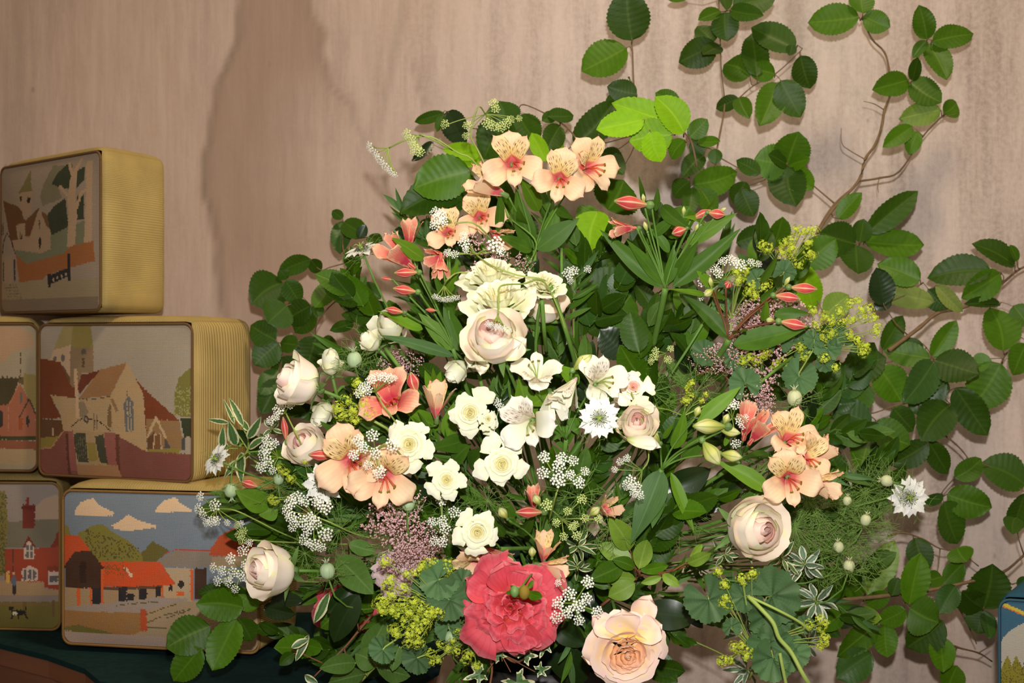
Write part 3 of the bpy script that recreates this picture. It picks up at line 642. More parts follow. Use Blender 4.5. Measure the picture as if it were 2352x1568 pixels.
# pedestal, bowl and foam that hold the arrangement
n = NT('pink_stone'); tc = n.n('ShaderNodeTexCoord'); g = n.noise(tc.outputs['Object'], 14, 5, .65)
n.L(n.mix(g, rgba((128, 106, 96)), rgba((190, 164, 150))), n.b.inputs['Base Color']); n.b.inputs['Roughness'].default_value = .7; n.bump(g, .3, .003); MATS['pink_stone'] = n.m
FC = P(1300, 1330, 1.80)
def lathe(m, c, prof, n_=32):
    return m.grid(n_, len(prof)-1, lambda u, v: (c[0]+prof[round(v*(len(prof)-1))][0]*math.cos(2*math.pi*u), c[1]+prof[round(v*(len(prof)-1))][0]*math.sin(2*math.pi*u), prof[round(v*(len(prof)-1))][1]))
pt = FC.z-.155
pd = T('pedestal', 'pinkish grey stone pedestal almost hidden under the flower arrangement', 'pedestal', Vector((FC.x-.03, FC.y, 0)))
cc = (FC.x-.03, FC.y)
link('shaft', lathe(MB(), cc, [(.0, .08), (.085, .08), (.085, .1), (.07, .16), (.065, pt-.1), (.085, pt-.06), (.09, pt-.041)]).mesh('shaft', 'pink_stone'), pd)
link('capital', lathe(MB(), cc, [(0, pt-.04), (.10, pt-.04), (.105, pt-.03), (.105, pt-.01), (.1, pt-.001), (0, pt)]).mesh('capital', 'pink_stone'), pd)
link('plinth', MB().box((cc[0], cc[1], .04), (.12, .12, .039)).mesh('plinth', 'pink_stone', False), pd)
bw = T('flower_bowl', 'shallow dark bowl with green flower foam in the middle of the arrangement', 'bowl', Vector((cc[0], cc[1], pt)))
link('bowl', lathe(MB(), cc, [(0, pt+.001), (.07, pt+.001), (.1, pt+.03), (.115, pt+.06), (.11, pt+.06), (.09, pt+.03), (0, pt+.02)]).mesh('bowl', plain('dark_ceramic', (40, 36, 34), .4)), bw)
def foam(u, v):
    a = 2*math.pi*u; t = math.pi*v; e = .6
    f = lambda q: math.copysign(abs(q)**e, q)
    return (cc[0]+.085*f(math.sin(t))*f(math.cos(a)), cc[1]+.07*f(math.sin(t))*f(math.sin(a)), pt+.125-.10*f(math.cos(t)))
link('flower_foam', MB().grid(24, 14, foam).mesh('flower_foam', 'foam_green'), bw)
# ---------------------------------------------------------------- leafy branches
# twigs: 'R depth0 depth1 radius_mm x y x y ...'; leaves: 'R bx by tx ty width tone'
def branch(label, cat, name, twigs, leaves, group=None, seed=1, kind='ovate', stem='twig_brown', zj=.018, tilt=.32, wk=1.0):
    rnd = random.Random(seed); paths = []
    for t in twigs.strip().split('\n'):
        q = t.split(); r = q[0]; d0, d1, rad = map(float, q[1:4]); c = list(map(float, q[4:])); n_ = len(c)//2
        pts = []
        for i in range(n_):
            x, y = zp(r, c[2*i], c[2*i+1]); pts.append(P(x, y, d0+(d1-d0)*i/max(1, n_-1)))
        paths.append((smoothpath(pts, 4), rad/1000))
    root = T(name, label, cat, paths[0][0][0], group); m = MB()
    for pts, rad in paths:
        k = len(pts); rad *= (.72 if stem == 'twig_brown' else .9); m.tube(pts, [rad*(1-.5*i/(k-1))*(1+.18*(i % 4 == 0)) for i in range(k)], 6)
    allp = [p for pts, _ in paths for p in pts]
    prj = [((p.x/p.y), (p.z-CZ)/p.y) for p in allp]
    for i, t in enumerate(leaves.strip().split('\n')):
        q = t.split(); r = q[0]; bx, by, tx, ty, w_ = map(float, q[1:6]); tone = q[6]; kd = kind
        if tone in 'BCG': kd = 'blade'
        b_ = zp(r, bx, by); t_ = zp(r, tx, ty); wp = w_/REG[r][2]*wk*(1.1 if kd == 'ovate' else 1)
        sb = ((b_[0]-1176)*K, (784-b_[1])*K)
        j = min(range(len(allp)), key=lambda j: (prj[j][0]-sb[0])**2+(prj[j][1]-sb[1])**2)
        d = allp[j].y-.012+rnd.uniform(-zj, zj*.4)
        lenpx = math.hypot(t_[0]-b_[0], t_[1]-b_[1])
        A_ = P(b_[0], b_[1], d); dt = min(d+rnd.uniform(-.035, .02), WALL-.02); B_ = P(t_[0], t_[1], dt)
        put_leaf(root, A_, B_, wp*K*d, tone, rnd, kd, 'leaf', tilt)
        dist = math.hypot(prj[j][0]-sb[0], prj[j][1]-sb[1])*d
        if dist < .12:
            mid = (A_+allp[j])/2+Vector((0, .004, -.004)); m.tube([allp[j], mid, A_, A_+(B_-A_)*.05], [.0011, .0008, .0007, .0004], 5)
    link('twig', m.mesh('twig', stem), root)
    return root
BG = 'beech branches fanning out behind the flowers'
branch('upright beech branch at the top with many leaves crossing the streaked wall', 'branch', 'beech_branch', """A 1.97 2.02 1.9 1345 1560 1350 1400 1390 1180 1425 990 1425 860 1400 650 1390 400 1375 -40
A 2.0 1.99 1.3 1540 900 1690 770 1880 670 2110 460 2115 430 2085 408
A 1.99 1.99 1.0 1880 670 1915 700 1935 725
A 1.99 1.99 1.0 1390 110 1480 90 1600 40""", """A 1500 60 1890 -30 270 d
A 1480 90 1760 120 160 d
A 1430 110 1450 372 235 d
A 1390 100 1200 165 130 m
A 1400 -60 1450 75 130 d
A 1110 -30 915 -5 70 m
A 1325 385 1180 235 210 d
A 1355 405 1018 560 250 d
A 1395 420 1230 490 150 d
A 2065 440 1672 230 270 d
A 2040 400 2010 498 90 d
A 1720 690 1680 290 240 d
A 1655 690 1420 560 300 m
A 1885 670 1650 620 180 m
A 2110 500 2200 800 215 d
A 1910 740 1755 1115 250 m
A 1930 725 2115 1055 250 d
A 1550 880 1345 980 130 d
A 1560 880 1650 1040 155 m""", BG, 3)
branch('short beech twig with two big round leaves right of top centre', 'branch', 'beech_branch', """A 2.0 2.0 1.6 660 1200 640 900 612 770 600 470 590 385 595 365
A 2.0 2.0 1.0 600 470 575 420 545 430""", """A 595 366 545 -100 355 d
A 545 430 135 625 350 m
A 640 850 372 780 200 d
A 520 860 350 990 170 d
A 590 745 565 690 35 m
A 80 1310 440 900 270 d
A 330 1400 520 1560 200 d
A 520 1500 330 1360 190 d""", BG, 4)
branch('sprig of bright lime green leaves glowing above the peach alstroemerias', 'sprig', 'beech_sprig', """A 1.60 1.56 1.8 1180 1500 1130 1280 1060 1190 950 1090
A 1.56 1.56 .9 950 1090 860 1060 700 1078""", """A 1000 1130 415 905 235 b
A 1065 1200 820 860 270 b
A 705 1076 278 1155 235 b
A 960 1215 568 1270 300 b
A 760 1180 860 1465 210 b
A 1070 1260 930 1435 150 m""", None, 5, tilt=.18)
branch('small dark beech sprig just right of the lime green leaves', 'sprig', 'beech_sprig', """A 1.96 1.94 1.6 1090 1700 1120 1500 1130 1280 1180 1270
A 1.95 1.96 1.2 1140 1290 1300 1340 1350 1400""", """A 1020 930 800 830 150 m
A 1110 1240 1275 1070 160 m
A 1185 1280 1388 1268 105 m
A 1130 1270 1240 1400 130 d
A 1340 1340 1340 1480 120 d
A 1240 1400 1055 1580 170 d
F 890 85 1275 -20 220 m
F 870 60 730 190 150 d
F 960 120 1080 330 170 m
F 890 110 860 330 130 d
A 1750 1560 1530 1440 140 d""", None, 6)
branch('whorl of broad beech leaves on a forked twig left of the tall bare branch', 'sprig', 'beech_sprig', """B 1.99 2.0 1.6 380 1525 220 1390 70 1270 30 1240
A 2.0 2.0 1.0 2000 1490 2020 1500 2010 1480""", """A 1990 1480 2100 1195 310 m
A 1990 1470 1700 1430 300 m
A 2000 1490 2185 1430 140 m
A 1990 1480 1840 1380 160 d
B 60 1290 215 1400 190 m
B 30 1260 90 1530 250 d
B 20 1250 -60 1480 200 d
F 1290 120 1395 345 190 d
F 1330 60 1240 260 150 d""", BG, 7)
branch('tall forked beech branch with bare twigs and widely spaced leaves at the upper right', 'branch', 'beech_branch', """B 1.96 2.02 3.2 250 1750 370 1568 560 1360 610 1195 690 1080 740 930 755 830 800 700 790 520 755 390 660 290 590 130
B 2.0 2.03 2.3 560 1360 720 1335 870 1285 1040 1030 1170 890 1210 860
B 2.0 2.0 1.1 610 1195 490 1125 437 1075 432 960
B 2.0 2.0 1.1 755 825 680 780 600 760
B 2.0 2.0 .9 720 1330 705 1390 712 1445
B 2.0 2.0 .9 1045 1020 1010 985 960 945
B 2.02 2.02 .9 800 640 935 600 1010 440 1075 305 1110 300
B 2.02 2.02 .9 1170 890 1230 870 1300 855""", """B 568 130 178 158 235 m
B 595 100 580 -90 180 m
B 600 120 800 205 165 m
B 1075 295 1015 38 155 m
B 1112 312 1438 245 175 m
B 1090 330 1232 582 185 m
B 1075 305 972 432 85 m
B 965 605 1005 428 92 d
B 935 600 680 665 175 m
B 950 615 1190 750 215 m
B 1180 825 868 890 165 y
B 1200 850 1310 760 140 m
B 965 950 752 1092 130 m
B 1005 985 938 1158 115 m""", BG, 8)
branch('large-leaved beech spray spread flat on the wall under the bare fork', 'spray', 'beech_spray', """C 1.95 1.99 2.4 -20 600 95 330 220 130 390 -20
C 1.97 1.99 1.1 200 560 300 500 385 440 450 410""", """C 250 240 427 38 135 m
C 470 350 872 28 185 d
C 450 420 912 440 225 m
C 385 435 120 345 250 d
C 415 420 450 240 150 d
C 385 440 405 655 250 d
C 0 600 238 395 240 m
C 60 930 -10 590 190 b
C 150 985 338 820 190 y
F 1250 560 1560 470 180 d
F 1560 600 1640 360 190 m""", BG, 9)
branch('beech branch reaching the right edge with a pale upturned leaf underside', 'branch', 'beech_branch', """C 1.90 2.03 4.0 640 1250 760 1160 880 1070 1000 970 1120 940 1240 910 1500 740 1620 640 1720 590
C 1.97 1.96 1.2 1000 970 990 880 940 780 900 730
C 2.0 2.0 1.2 1500 740 1520 690 1490 650 1440 640
C 2.0 2.0 1.0 1240 910 1400 880 1500 880 1600 915
C 2.0 2.0 1.4 1480 1390 1530 1290 1600 1200 1610 1130 1700 1180""", """C 600 900 545 615 190 k
C 660 870 520 920 100 k
C 882 712 550 585 205 m
C 990 880 512 780 165 p
C 1000 750 1218 955 115 p
C 940 780 1110 945 150 g
C 1425 640 936 680 230 d
C 1495 660 1205 850 205 m
C 1605 600 1298 415 180 d
C 1625 565 1575 440 75 m
C 1490 890 1235 880 90 d
C 1515 1255 1435 905 285 m
C 1595 905 1720 1060 170 m
C 1690 1195 1595 1440 200 m""", BG, 10)
branch('densest cluster of glossy beech leaves at the right of the arrangement', 'branch', 'beech_branch', """D 1.84 1.98 3.5 -60 420 110 410 230 300 300 180 420 60 560 -30 620 -60
D 1.9 1.97 1.6 250 330 500 350 700 290 900 240 1100 150
D 1.9 1.92 1.2 500 350 560 400 545 430
C 1.96 1.97 1.2 600 1350 800 1300 960 1310 985 1320
C 1.97 1.97 1.2 985 1320 900 1200 740 1130 760 1040
C 1.98 1.99 1.2 1100 1400 1300 1330 1500 1310 1510 1340
D 1.93 1.93 1.2 230 330 260 600 330 780""", """C 590 1245 758 982 155 d
C 970 1300 1165 1022 155 m
C 985 1325 1335 1425 275 d
C 955 1310 600 1240 180 m
C 905 1240 720 1180 120 d
C 985 1335 770 1650 240 g
C 1280 1330 1425 1328 135 m
C 1500 1350 1274 1700 310 m
C 300 1420 622 1300 255 d
C 560 1380 740 1640 265 m
C 490 1400 140 1560 255 m
C 1090 1480 960 1590 150 d
D 450 60 320 335 300 m
D 1130 95 825 340 215 g
D 1160 275 945 555 285 d
D 1200 140 1462 528 235 d
D 700 300 870 490 180 d
D 545 432 848 590 245 m
D 530 440 205 320 235 g
D 540 450 435 815 240 m
D 985 585 680 765 200 d
D 985 568 1148 835 165 d
D 0 400 135 460 115 d
D 300 870 180 650 160 d
D 480 800 600 910 150 d
D 300 640 230 500 120 g""", None, 12, zj=.03)
branch('thin beech twig curving down with spaced oval leaves beside the white nigella', 'branch', 'beech_branch', """D 1.98 2.0 2.0 1080 490 1200 590 1260 650 1320 730
D 2.0 1.98 1.6 1320 730 1195 860 1090 985 1110 1060
D 1.99 2.01 1.4 1290 700 1420 750 1600 820""", """D 1195 862 1418 703 165 m
D 1760 915 1412 742 275 d
D 1130 992 1495 1100 245 m
D 1110 1050 1250 1390 275 d
D 1760 980 1668 1290 210 d
D 1092 988 958 1092 110 g""", BG, 13)
branch('dark thorny-looking beech branch crossing the lower right corner', 'branch', 'beech_branch', """E 1.86 1.95 4.2 1180 470 1500 440 1750 410 2000 360 2220 300 2352 195
E 1.9 1.98 2.0 1540 80 1630 60 1750 100 1850 155 1960 170 2080 260
E 1.95 1.95 1.2 1850 155 1840 260 1830 300
E 1.95 2.0 1.8 1940 480 1990 560 2040 660 2068 725
E 1.9 2.0 2.6 1850 700 1950 745 2080 780 2160 830
E 1.96 1.98 1.2 2080 780 2130 750 2160 730
E 1.9 1.93 1.4 1380 520 1400 430 1410 400
E 1.95 1.97 1.2 2110 510 2160 420 2230 330 2280 370""", """E 1412 432 1582 105 165 y
E 1210 485 1100 245 210 m
E 1390 430 1250 330 150 m
E 1410 492 1548 425 110 m
E 1665 492 1742 185 170 m
E 1665 510 1842 600 230 m
E 1645 520 1478 605 120 m
E 1520 610 1535 808 135 m
E 1480 600 1238 805 145 m
E 1365 530 1492 580 100 y
E 1265 540 1135 640 105 m
E 1440 785 1232 935 190 g
E 1700 90 1765 300 150 d
E 1862 322 1755 350 95 m
E 1990 245 1872 370 115 m
E 1945 378 1848 545 135 g
E 2110 515 2165 248 230 d
E 2100 515 1990 420 160 d
E 2110 520 2075 665 170 d
E 2118 540 2155 690 100 g
E 1870 590 1650 755 200 d
E 1840 680 1875 895 155 m
E 1895 990 1957 858 160 m
E 1950 150 2010 235 150 m
E 2360 320 2330 400 70 g
E 1600 330 1560 440 90 d
E 2300 -30 2290 55 110 d""", BG, 14)
branch('dark beech branch at the left between the kneelers and the cream buds', 'branch', 'beech_branch', """G 1.80 2.0 2.6 1150 1400 1050 720 970 630 915 540 890 440 895 240
G 1.9 1.98 1.6 1000 800 860 920 740 1030 650 1180 655 1280
G 1.97 2.0 1.3 930 600 780 640 690 665 600 570 590 560
G 1.97 1.99 1.2 650 1180 620 1010 380 760
G 1.98 1.98 1.2 655 1270 500 1340 310 1320""", """G 355 780 85 965 280 d
G 375 760 510 965 150 d
G 390 985 215 1145 240 d
G 605 985 355 1125 185 d
G 605 570 308 690 135 d
G 385 750 320 660 95 d
G 600 570 688 695 100 d
G 640 1005 802 735 155 m
G 650 1085 695 975 85 d
G 640 1000 450 1235 170 d
G 290 1300 55 1160 190 d
G 312 1320 90 1520 205 d
G 490 1345 322 1320 135 d
G 655 1265 560 1570 230 d
G 700 1290 830 1370 110 d
G 500 1480 230 1600 150 d
G 900 232 865 520 145 g
G 900 232 1105 355 155 d
G 890 205 795 125 75 d
G 1120 370 1250 400 90 d
G 950 755 880 1005 115 g
G 1000 770 980 1090 175 d
G 1050 800 1235 925 120 d
G 990 1145 780 1205 85 d
G 1000 1050 1120 1095 65 d
X 640 870 600 950 45 d
X 640 850 598 905 40 g""", BG, 15, wk=1.2, tilt=.2)
branch('big toothed leaves hanging over the farm kneeler at the lower left', 'branch', 'beech_branch', """L 1.66 1.62 2.0 2200 760 2000 950 1800 1030 1720 1110 1560 1250
L 1.64 1.62 1.3 1780 1040 1650 860
L 1.64 1.62 1.3 1560 1200 1500 1300""", """L 1552 1150 1225 1310 270 m
L 1485 1310 1275 1560 205 m
L 1745 1100 1560 1475 235 m
L 1795 1010 1455 1000 235 m
L 1660 860 1455 915 95 d
L 1760 1090 1860 1265 170 d
L 1910 1010 1720 890 150 m
L 2000 960 2230 960 110 k
L 1950 1010 2180 1060 120 k
L 1820 960 1620 830 110 d""", None, 16, tilt=.2)
branch('dark curling beech twig along the top left of the arrangement', 'branch', 'beech_branch', """H 1.85 1.97 1.8 1950 560 1870 430 1780 330 1600 220 1430 150 1380 190
H 1.93 1.96 1.2 1300 330 1100 360 900 330 770 210 740 215
H 1.93 1.93 1.0 900 560 760 540 650 490""", """H 745 222 488 300 95 d
H 778 208 935 492 210 k
H 740 240 685 385 75 d
H 1250 335 1210 118 280 d
H 1320 290 1075 610 310 d
H 1385 245 1550 480 240 d
H 1640 250 1868 225 150 d
H 1700 240 1585 290 100 d
H 1742 335 1630 545 185 d
H 1700 470 1745 580 100 b
H 652 468 478 632 85 k
H 1055 575 745 530 150 b
H 1065 625 835 640 125 b
H 1625 640 1495 380 135 b
H 450 1300 325 1215 135 k
H 540 1340 625 1120 165 d
H 20 1290 75 1180 90 k""", BG, 17)
branch('very large lobed green leaves behind the top alstroemerias', 'sprig', 'broad_leaf_sprig', """H 1.78 1.72 2.2 1400 1560 1240 1150 1050 850 955 720""", """H 975 720 478 870 360 m
H 950 840 370 1050 320 d
H 900 900 640 1150 260 d
H 1000 800 700 660 160 m
F 200 290 330 50 360 m
F 120 300 50 610 280 b
F 110 280 -20 420 220 m
F 400 560 545 470 230 d
F 650 380 470 240 170 d""", None, 18, tilt=.15)
branch('broad dark leaves in the gap below the coral buds', 'sprig', 'broad_leaf_sprig', """F 1.72 1.76 2.6 400 1500 480 1150 520 1000 390 990
F 1.72 1.76 1.6 700 1450 760 1300 800 1100""", """F 370 965 160 800 225 d
F 385 990 -10 850 320 d
F 390 990 190 1230 290 m
F 700 950 800 1280 250 d
F 360 1480 140 1270 240 k
F 850 1200 1060 1360 180 d
F 700 900 660 540 200 d
F 760 830 910 540 170 m
F 520 1150 640 1350 190 d
F 400 1200 540 1440 200 d
F 20 860 -150 700 210 d
F 380 700 180 640 200 d
F 560 1100 430 900 150 d""", None, 19)
branch('long glossy dark leaves beside the coral and apricot roses', 'sprig', 'laurel_sprig', """J 1.62 1.60 2.4 1250 1250 1400 1180 1500 1120 1600 1000
J 1.62 1.60 2.4 1250 1250 1180 1300 1160 1330""", """E 60 530 400 570 190 k
J 1165 1310 1140 1620 300 k
J 1000 1120 1240 1290 190 k
J 1230 1200 1400 1150 150 d
J 1500 1100 1330 1000 140 k
R 60 900 460 750 230 k
J 1600 1500 1760 1350 150 k""", None, 20, kind='ellip')
branch('dark laurel-like leaves under the blush bud at the lower left', 'sprig', 'laurel_sprig', """I 1.60 1.58 1.8 1400 1060 1300 1180 1190 1310 1060 1430 970 1520
I 1.58 1.58 1.0 1190 1310 1220 1440
I 1.58 1.58 1.0 1030 1420 900 1360 860 1330
I 1.58 1.56 1.2 1300 1180 1260 1000 1230 850""", """I 1300 905 1105 1290 205 k
I 1245 845 1075 1060 160 k
I 1140 640 1385 900 225 s
I 1220 540 1425 600 120 s
I 1080 900 965 1140 80 v
I 930 1210 830 1410 60 v
I 800 1310 930 1240 60 v
I 900 1510 990 1568 60 v
I 820 1350 720 1440 100 d""", None, 21, kind='ellip', stem='stem_red_brown')
branch('yellow-green leafy shoot with a reddish stem above the apricot rose', 'sprig', 'honeysuckle_sprig', """J 1.56 1.50 1.8 1350 1000 1580 820 1640 775 1760 765 1850 745 1928 725 2040 690
R 1.50 1.49 1.2 150 1540 270 1470 450 1405""", """J 1565 590 1430 375 175 y
J 1580 665 1325 540 150 y
J 1630 730 1695 500 145 y
J 1612 800 1330 770 130 y
J 1510 700 1280 800 160 m
J 1605 830 1400 935 150 y
J 1420 860 1290 840 55 m
J 1540 830 1510 930 120 y
J 1800 785 1645 835 65 y
J 1800 765 1935 850 80 y
J 1640 740 1850 700 90 m
R 265 1480 458 1395 100 y
R 290 1440 385 1325 70 y
J 1600 720 1450 660 100 m""", None, 22, kind='ellip', stem='stem_red_brown', tilt=.2)
branch('soft grey-green arum-like leaves at the bottom left of the flowers', 'sprig', 'broad_leaf_sprig', """I 1.58 1.52 2.2 1300 1568 1440 1430 1640 1290""", """I 1330 1410 1510 1110 210 s
I 1400 1400 1580 1290 170 s
I 1430 1450 1660 1530 170 s
I 1440 1430 1270 1350 190 s
I 1280 1420 1040 1460 150 s
I 1350 1500 1060 1568 150 s
I 1620 1300 1830 1440 190 s
I 1600 1300 1550 1480 110 s""", None, 23, kind='ellip', stem='stem_pale')
branch('cream-edged narrow leaves against the ribbed kneeler at the left', 'sprig', 'variegated_sprig', """K 1.72 1.66 1.4 2400 1500 2250 1350 2230 1200 2150 1050 2080 1000
K 1.7 1.68 1.0 2230 1300 2080 1080 1990 1030""", """K 2190 1090 2040 820 70 v
K 2110 1070 2010 835 48 v
K 2060 1065 1855 1020 52 v
K 2120 1265 2060 1060 105 v
K 2240 1135 2160 1005 62 v
K 2000 1300 2000 1100 85 v
K 2170 1330 2150 1590 120 v
K 2230 1200 2350 1010 90 v
K 2240 1290 2400 1180 90 v
K 2060 1290 1950 1230 60 v
K 2250 1350 2350 1440 80 v
K 2130 1400 2010 1560 80 v""", None, 24, kind='blade', stem='stem_pale', tilt=.6)
for i, (r_, x, y, n_, sc, tone, d, lb) in enumerate((('E', 905, 210, 9, 130, 'v', 1.63, 'cream-edged sprig just right of and below the big blush rose bud'),
        ('E', 1040, 250, 12, 140, 'w', 1.68, 'silvery white-edged leaf sprig between rose bud and nigella pods'), ('E', 1110, 470, 12, 150, 'w', 1.72, 'silver-edged leaf sprig right of the round scalloped leaf'),
        ('E', 690, 620, 12, 150, 'w', 1.68, 'silver-edged leaf sprig below the scalloped mantle leaves'), ('E', 700, 880, 10, 140, 'w', 1.66, 'silver-edged leaf sprig at the bottom edge below the yellow florets'),
        ('E', 560, 190, 8, 110, 'v', 1.62, 'cream-edged sprig left of and below the big blush rose bud'),
        ('J', 1180, 560, 8, 150, 'v', 1.56, 'cream-edged sprig above the fallen pale alstroemeria'), ('J', 1180, 720, 8, 130, 'v', 1.55, 'cream-edged sprig left of the yellow-green leafy shoot'),
        ('X', 625, 985, 8, 36, 'v', 1.66, 'cream-edged sprig at the left beside the half-hidden blush rose'), ('E', 1060, 720, 10, 120, 'w', 1.70, 'silver-edged sprig behind the lower mantle leaves at the right'))):
    rnd = random.Random(90+i); L_ = []
    for k in range(n_):
        a = k*2.4+rnd.random(); q = (.35 if k % 3 else 1.0)
        bx, by = x+.28*sc*math.cos(a)*(k/n_), y+.28*sc*math.sin(a)*(k/n_); ln = sc*rnd.uniform(.5, .95)
        L_.append(f'{r_} {bx} {by} {bx+ln*math.cos(a)} {by+ln*math.sin(a)*.9} {sc*rnd.uniform(.22, .34)} {tone}')
    cx, cy = zp(r_, x, y); fx, fy = (cx*.6+1300*.4, cy*.6+1330*.4)
    branch(lb, 'sprig', 'variegated_sprig', f'X {d+.1} {d} 1.2 {fx} {fy} {(fx+cx)/2+12} {(fy+cy)/2} {cx} {cy}', '\n'.join(L_), None, 200+i, kind='ellip', stem='stem_pale', tilt=.5)

# filler greenery deep inside the arrangement
HULL = [(880, 560), (1060, 440), (1400, 500), (1560, 560), (1850, 600), (1960, 800), (1990, 1000), (2010, 1250), (1900, 1440), (1600, 1440), (1500, 1520), (1100, 1530), (700, 1500), (640, 1360), (580, 1180), (640, 1000), (700, 850)]
def inhull(x, y):
    r = False; j = len(HULL)-1
    for i in range(len(HULL)):
        (xi, yi), (xj, yj) = HULL[i], HULL[j]
        if (yi > y) != (yj > y) and x < (xj-xi)*(y-yi)/(yj-yi)+xi: r = not r
        j = i
    return r
def DD(px, py): return 1.42+.30*(((px-1200)/750)**2+((py-1150)/800)**2)
rnd = random.Random(77); cnt = 0; used = set()
ANCH = [(1080, 948, 'open cream rose beside the small half-open bud'), (940, 1020, 'cream rose overlapping the peach alstroemeria'), (1026, 1102, 'smallest open cream rose'), (1153, 1066, 'central open cream rose'), (1097, 1222, 'lowest open cream rose'),
        (1128, 632, 'highest cream rose'), (1250, 650, 'ruffled cream rose'), (1138, 782, 'large blush rose'), (690, 880, 'far left blush bud'), (628, 1308, 'lower left blush bud'), (1728, 1216, 'lower right blush bud'), (1455, 930, 'two small pink roses'),
        (762, 836, 'slender cream rosebud'), (1172, 1395, 'coral rose'), (1440, 1485, 'apricot rose'), (912, 1318, 'mauve-pink rose'), (1376, 960, 'central white nigella'), (832, 576, 'side-on white nigella'), (742, 1112, 'nigella with broad petals'),
        (1250, 890, 'white alstroemerias'), (845, 1075, 'two open peach alstroemerias'), (1640, 1010, 'greenish white buds'), (1840, 1060, 'right-hand peach alstroemerias'), (1450, 495, 'left coral buds'), (1625, 500, 'upper coral buds'), (1820, 700, 'five striped buds'), (1528, 662, 'tall bud stem'),
        (1240, 390, 'topmost peach alstroemerias'), (930, 620, 'coral alstroemeria cluster'), (1285, 1080, 'flat white umbel'), (1318, 1385, 'round white umbel'), (705, 1190, 'large dome of umbellets'), (1216, 1176, 'low striped bud'), (1490, 1280, 'yellow-green leafy shoot'), (930, 1400, 'mass of yellow florets'),
        (1950, 1220, 'pale seed pods'), (1790, 1400, 'grey scalloped leaves'), (1960, 750, 'long yellow floret spray'), (1500, 1160, 'grey-green blade leaf'), (900, 1190, 'astilbe plume'), (1255, 1285, 'wilting pink alstroemeria')]
def sprig_label(kd, x, y):
    look = {'ovate': 'broad-leaved dark sprig', 'ellip': 'oval-leaved green sprig', 'blade': 'narrow-leaved green sprig', 'thread': 'wisp of thread-like foliage'}[kd]
    near = sorted(ANCH, key=lambda q: (q[0]-x)**2+(q[1]-y)**2)
    def dirn(q):
        dx, dy = x-q[0], y-q[1]; a = math.degrees(math.atan2(-dy, dx)) % 360
        if math.hypot(dx, dy) < 35: return 'behind the '
        return ['right of the ', 'above right of the ', 'above the ', 'above left of the ', 'left of the ', 'below left of the ', 'below the ', 'below right of the '][int((a+22.5)//45) % 8]
    for t in [look+' '+dirn(q)+q[2] for q in near[:2]]+[look+' between the '+p_[2]+' and the '+q[2] for p_ in near[:3] for q in near[:5] if p_ is not q]:
        if t not in used and len(t.split()) <= 16: used.add(t); return t
    return look+' deep among the flowers'
def zone(x, y):
    return ('upper' if y < 850 else 'lower' if y > 1200 else 'middle')+' '+('left' if x < 1100 else 'right' if x > 1550 else 'centre')
for gy in range(480, 1560, 90):
    for gx in range(600, 2040, 112):
        x = gx+rnd.uniform(-45, 45); y = gy+rnd.uniform(-40, 40)
        if not inhull(x, y): continue
        d = DD(x, y)+rnd.uniform(.09, .17); a0 = math.atan2(y-1330, x-1300)+rnd.uniform(-.7, .7); sc = rnd.uniform(62, 105); z = zone(x, y)
        kd = rnd.choice(['ovate', 'ellip', 'ellip', 'blade']); tn = {'ovate': 'dddmg', 'ellip': 'dddmsk', 'blade': 'BBBG'}[kd]
        L_ = []
        ex, ey = x+sc*.9*math.cos(a0), y+sc*.9*math.sin(a0); sx, sy = x-sc*.9*math.cos(a0), y-sc*.9*math.sin(a0)
        for k in range(11):
            t = k/10; px_, py_ = sx+(ex-sx)*t, sy+(ey-sy)*t; a = a0+(rnd.uniform(.5, 1.2) if k % 2 else -rnd.uniform(.5, 1.2))*(1-t*.9)
            ln = sc*rnd.uniform(.65, 1.0); wd = ln*({'blade': .2, 'ellip': .5, 'ovate': .62}[kd])
            L_.append(f'X {px_:.0f} {py_:.0f} {px_+ln*math.cos(a):.0f} {py_+ln*math.sin(a):.0f} {wd:.0f} {rnd.choice(tn)}')
        q = .45
        branch(sprig_label(kd, x, y), 'sprig', 'leafy_sprig',
               f'X {d+.16:.3f} {d:.3f} 1.3 {sx+(1300-sx)*q:.0f} {sy+(1330-sy)*q:.0f} {sx:.0f} {sy:.0f} {ex:.0f} {ey:.0f}', '\n'.join(L_), 'leafy sprigs filling the arrangement', 300+cnt, kind=kd, stem='stem_green', tilt=.7)
        cnt += 1
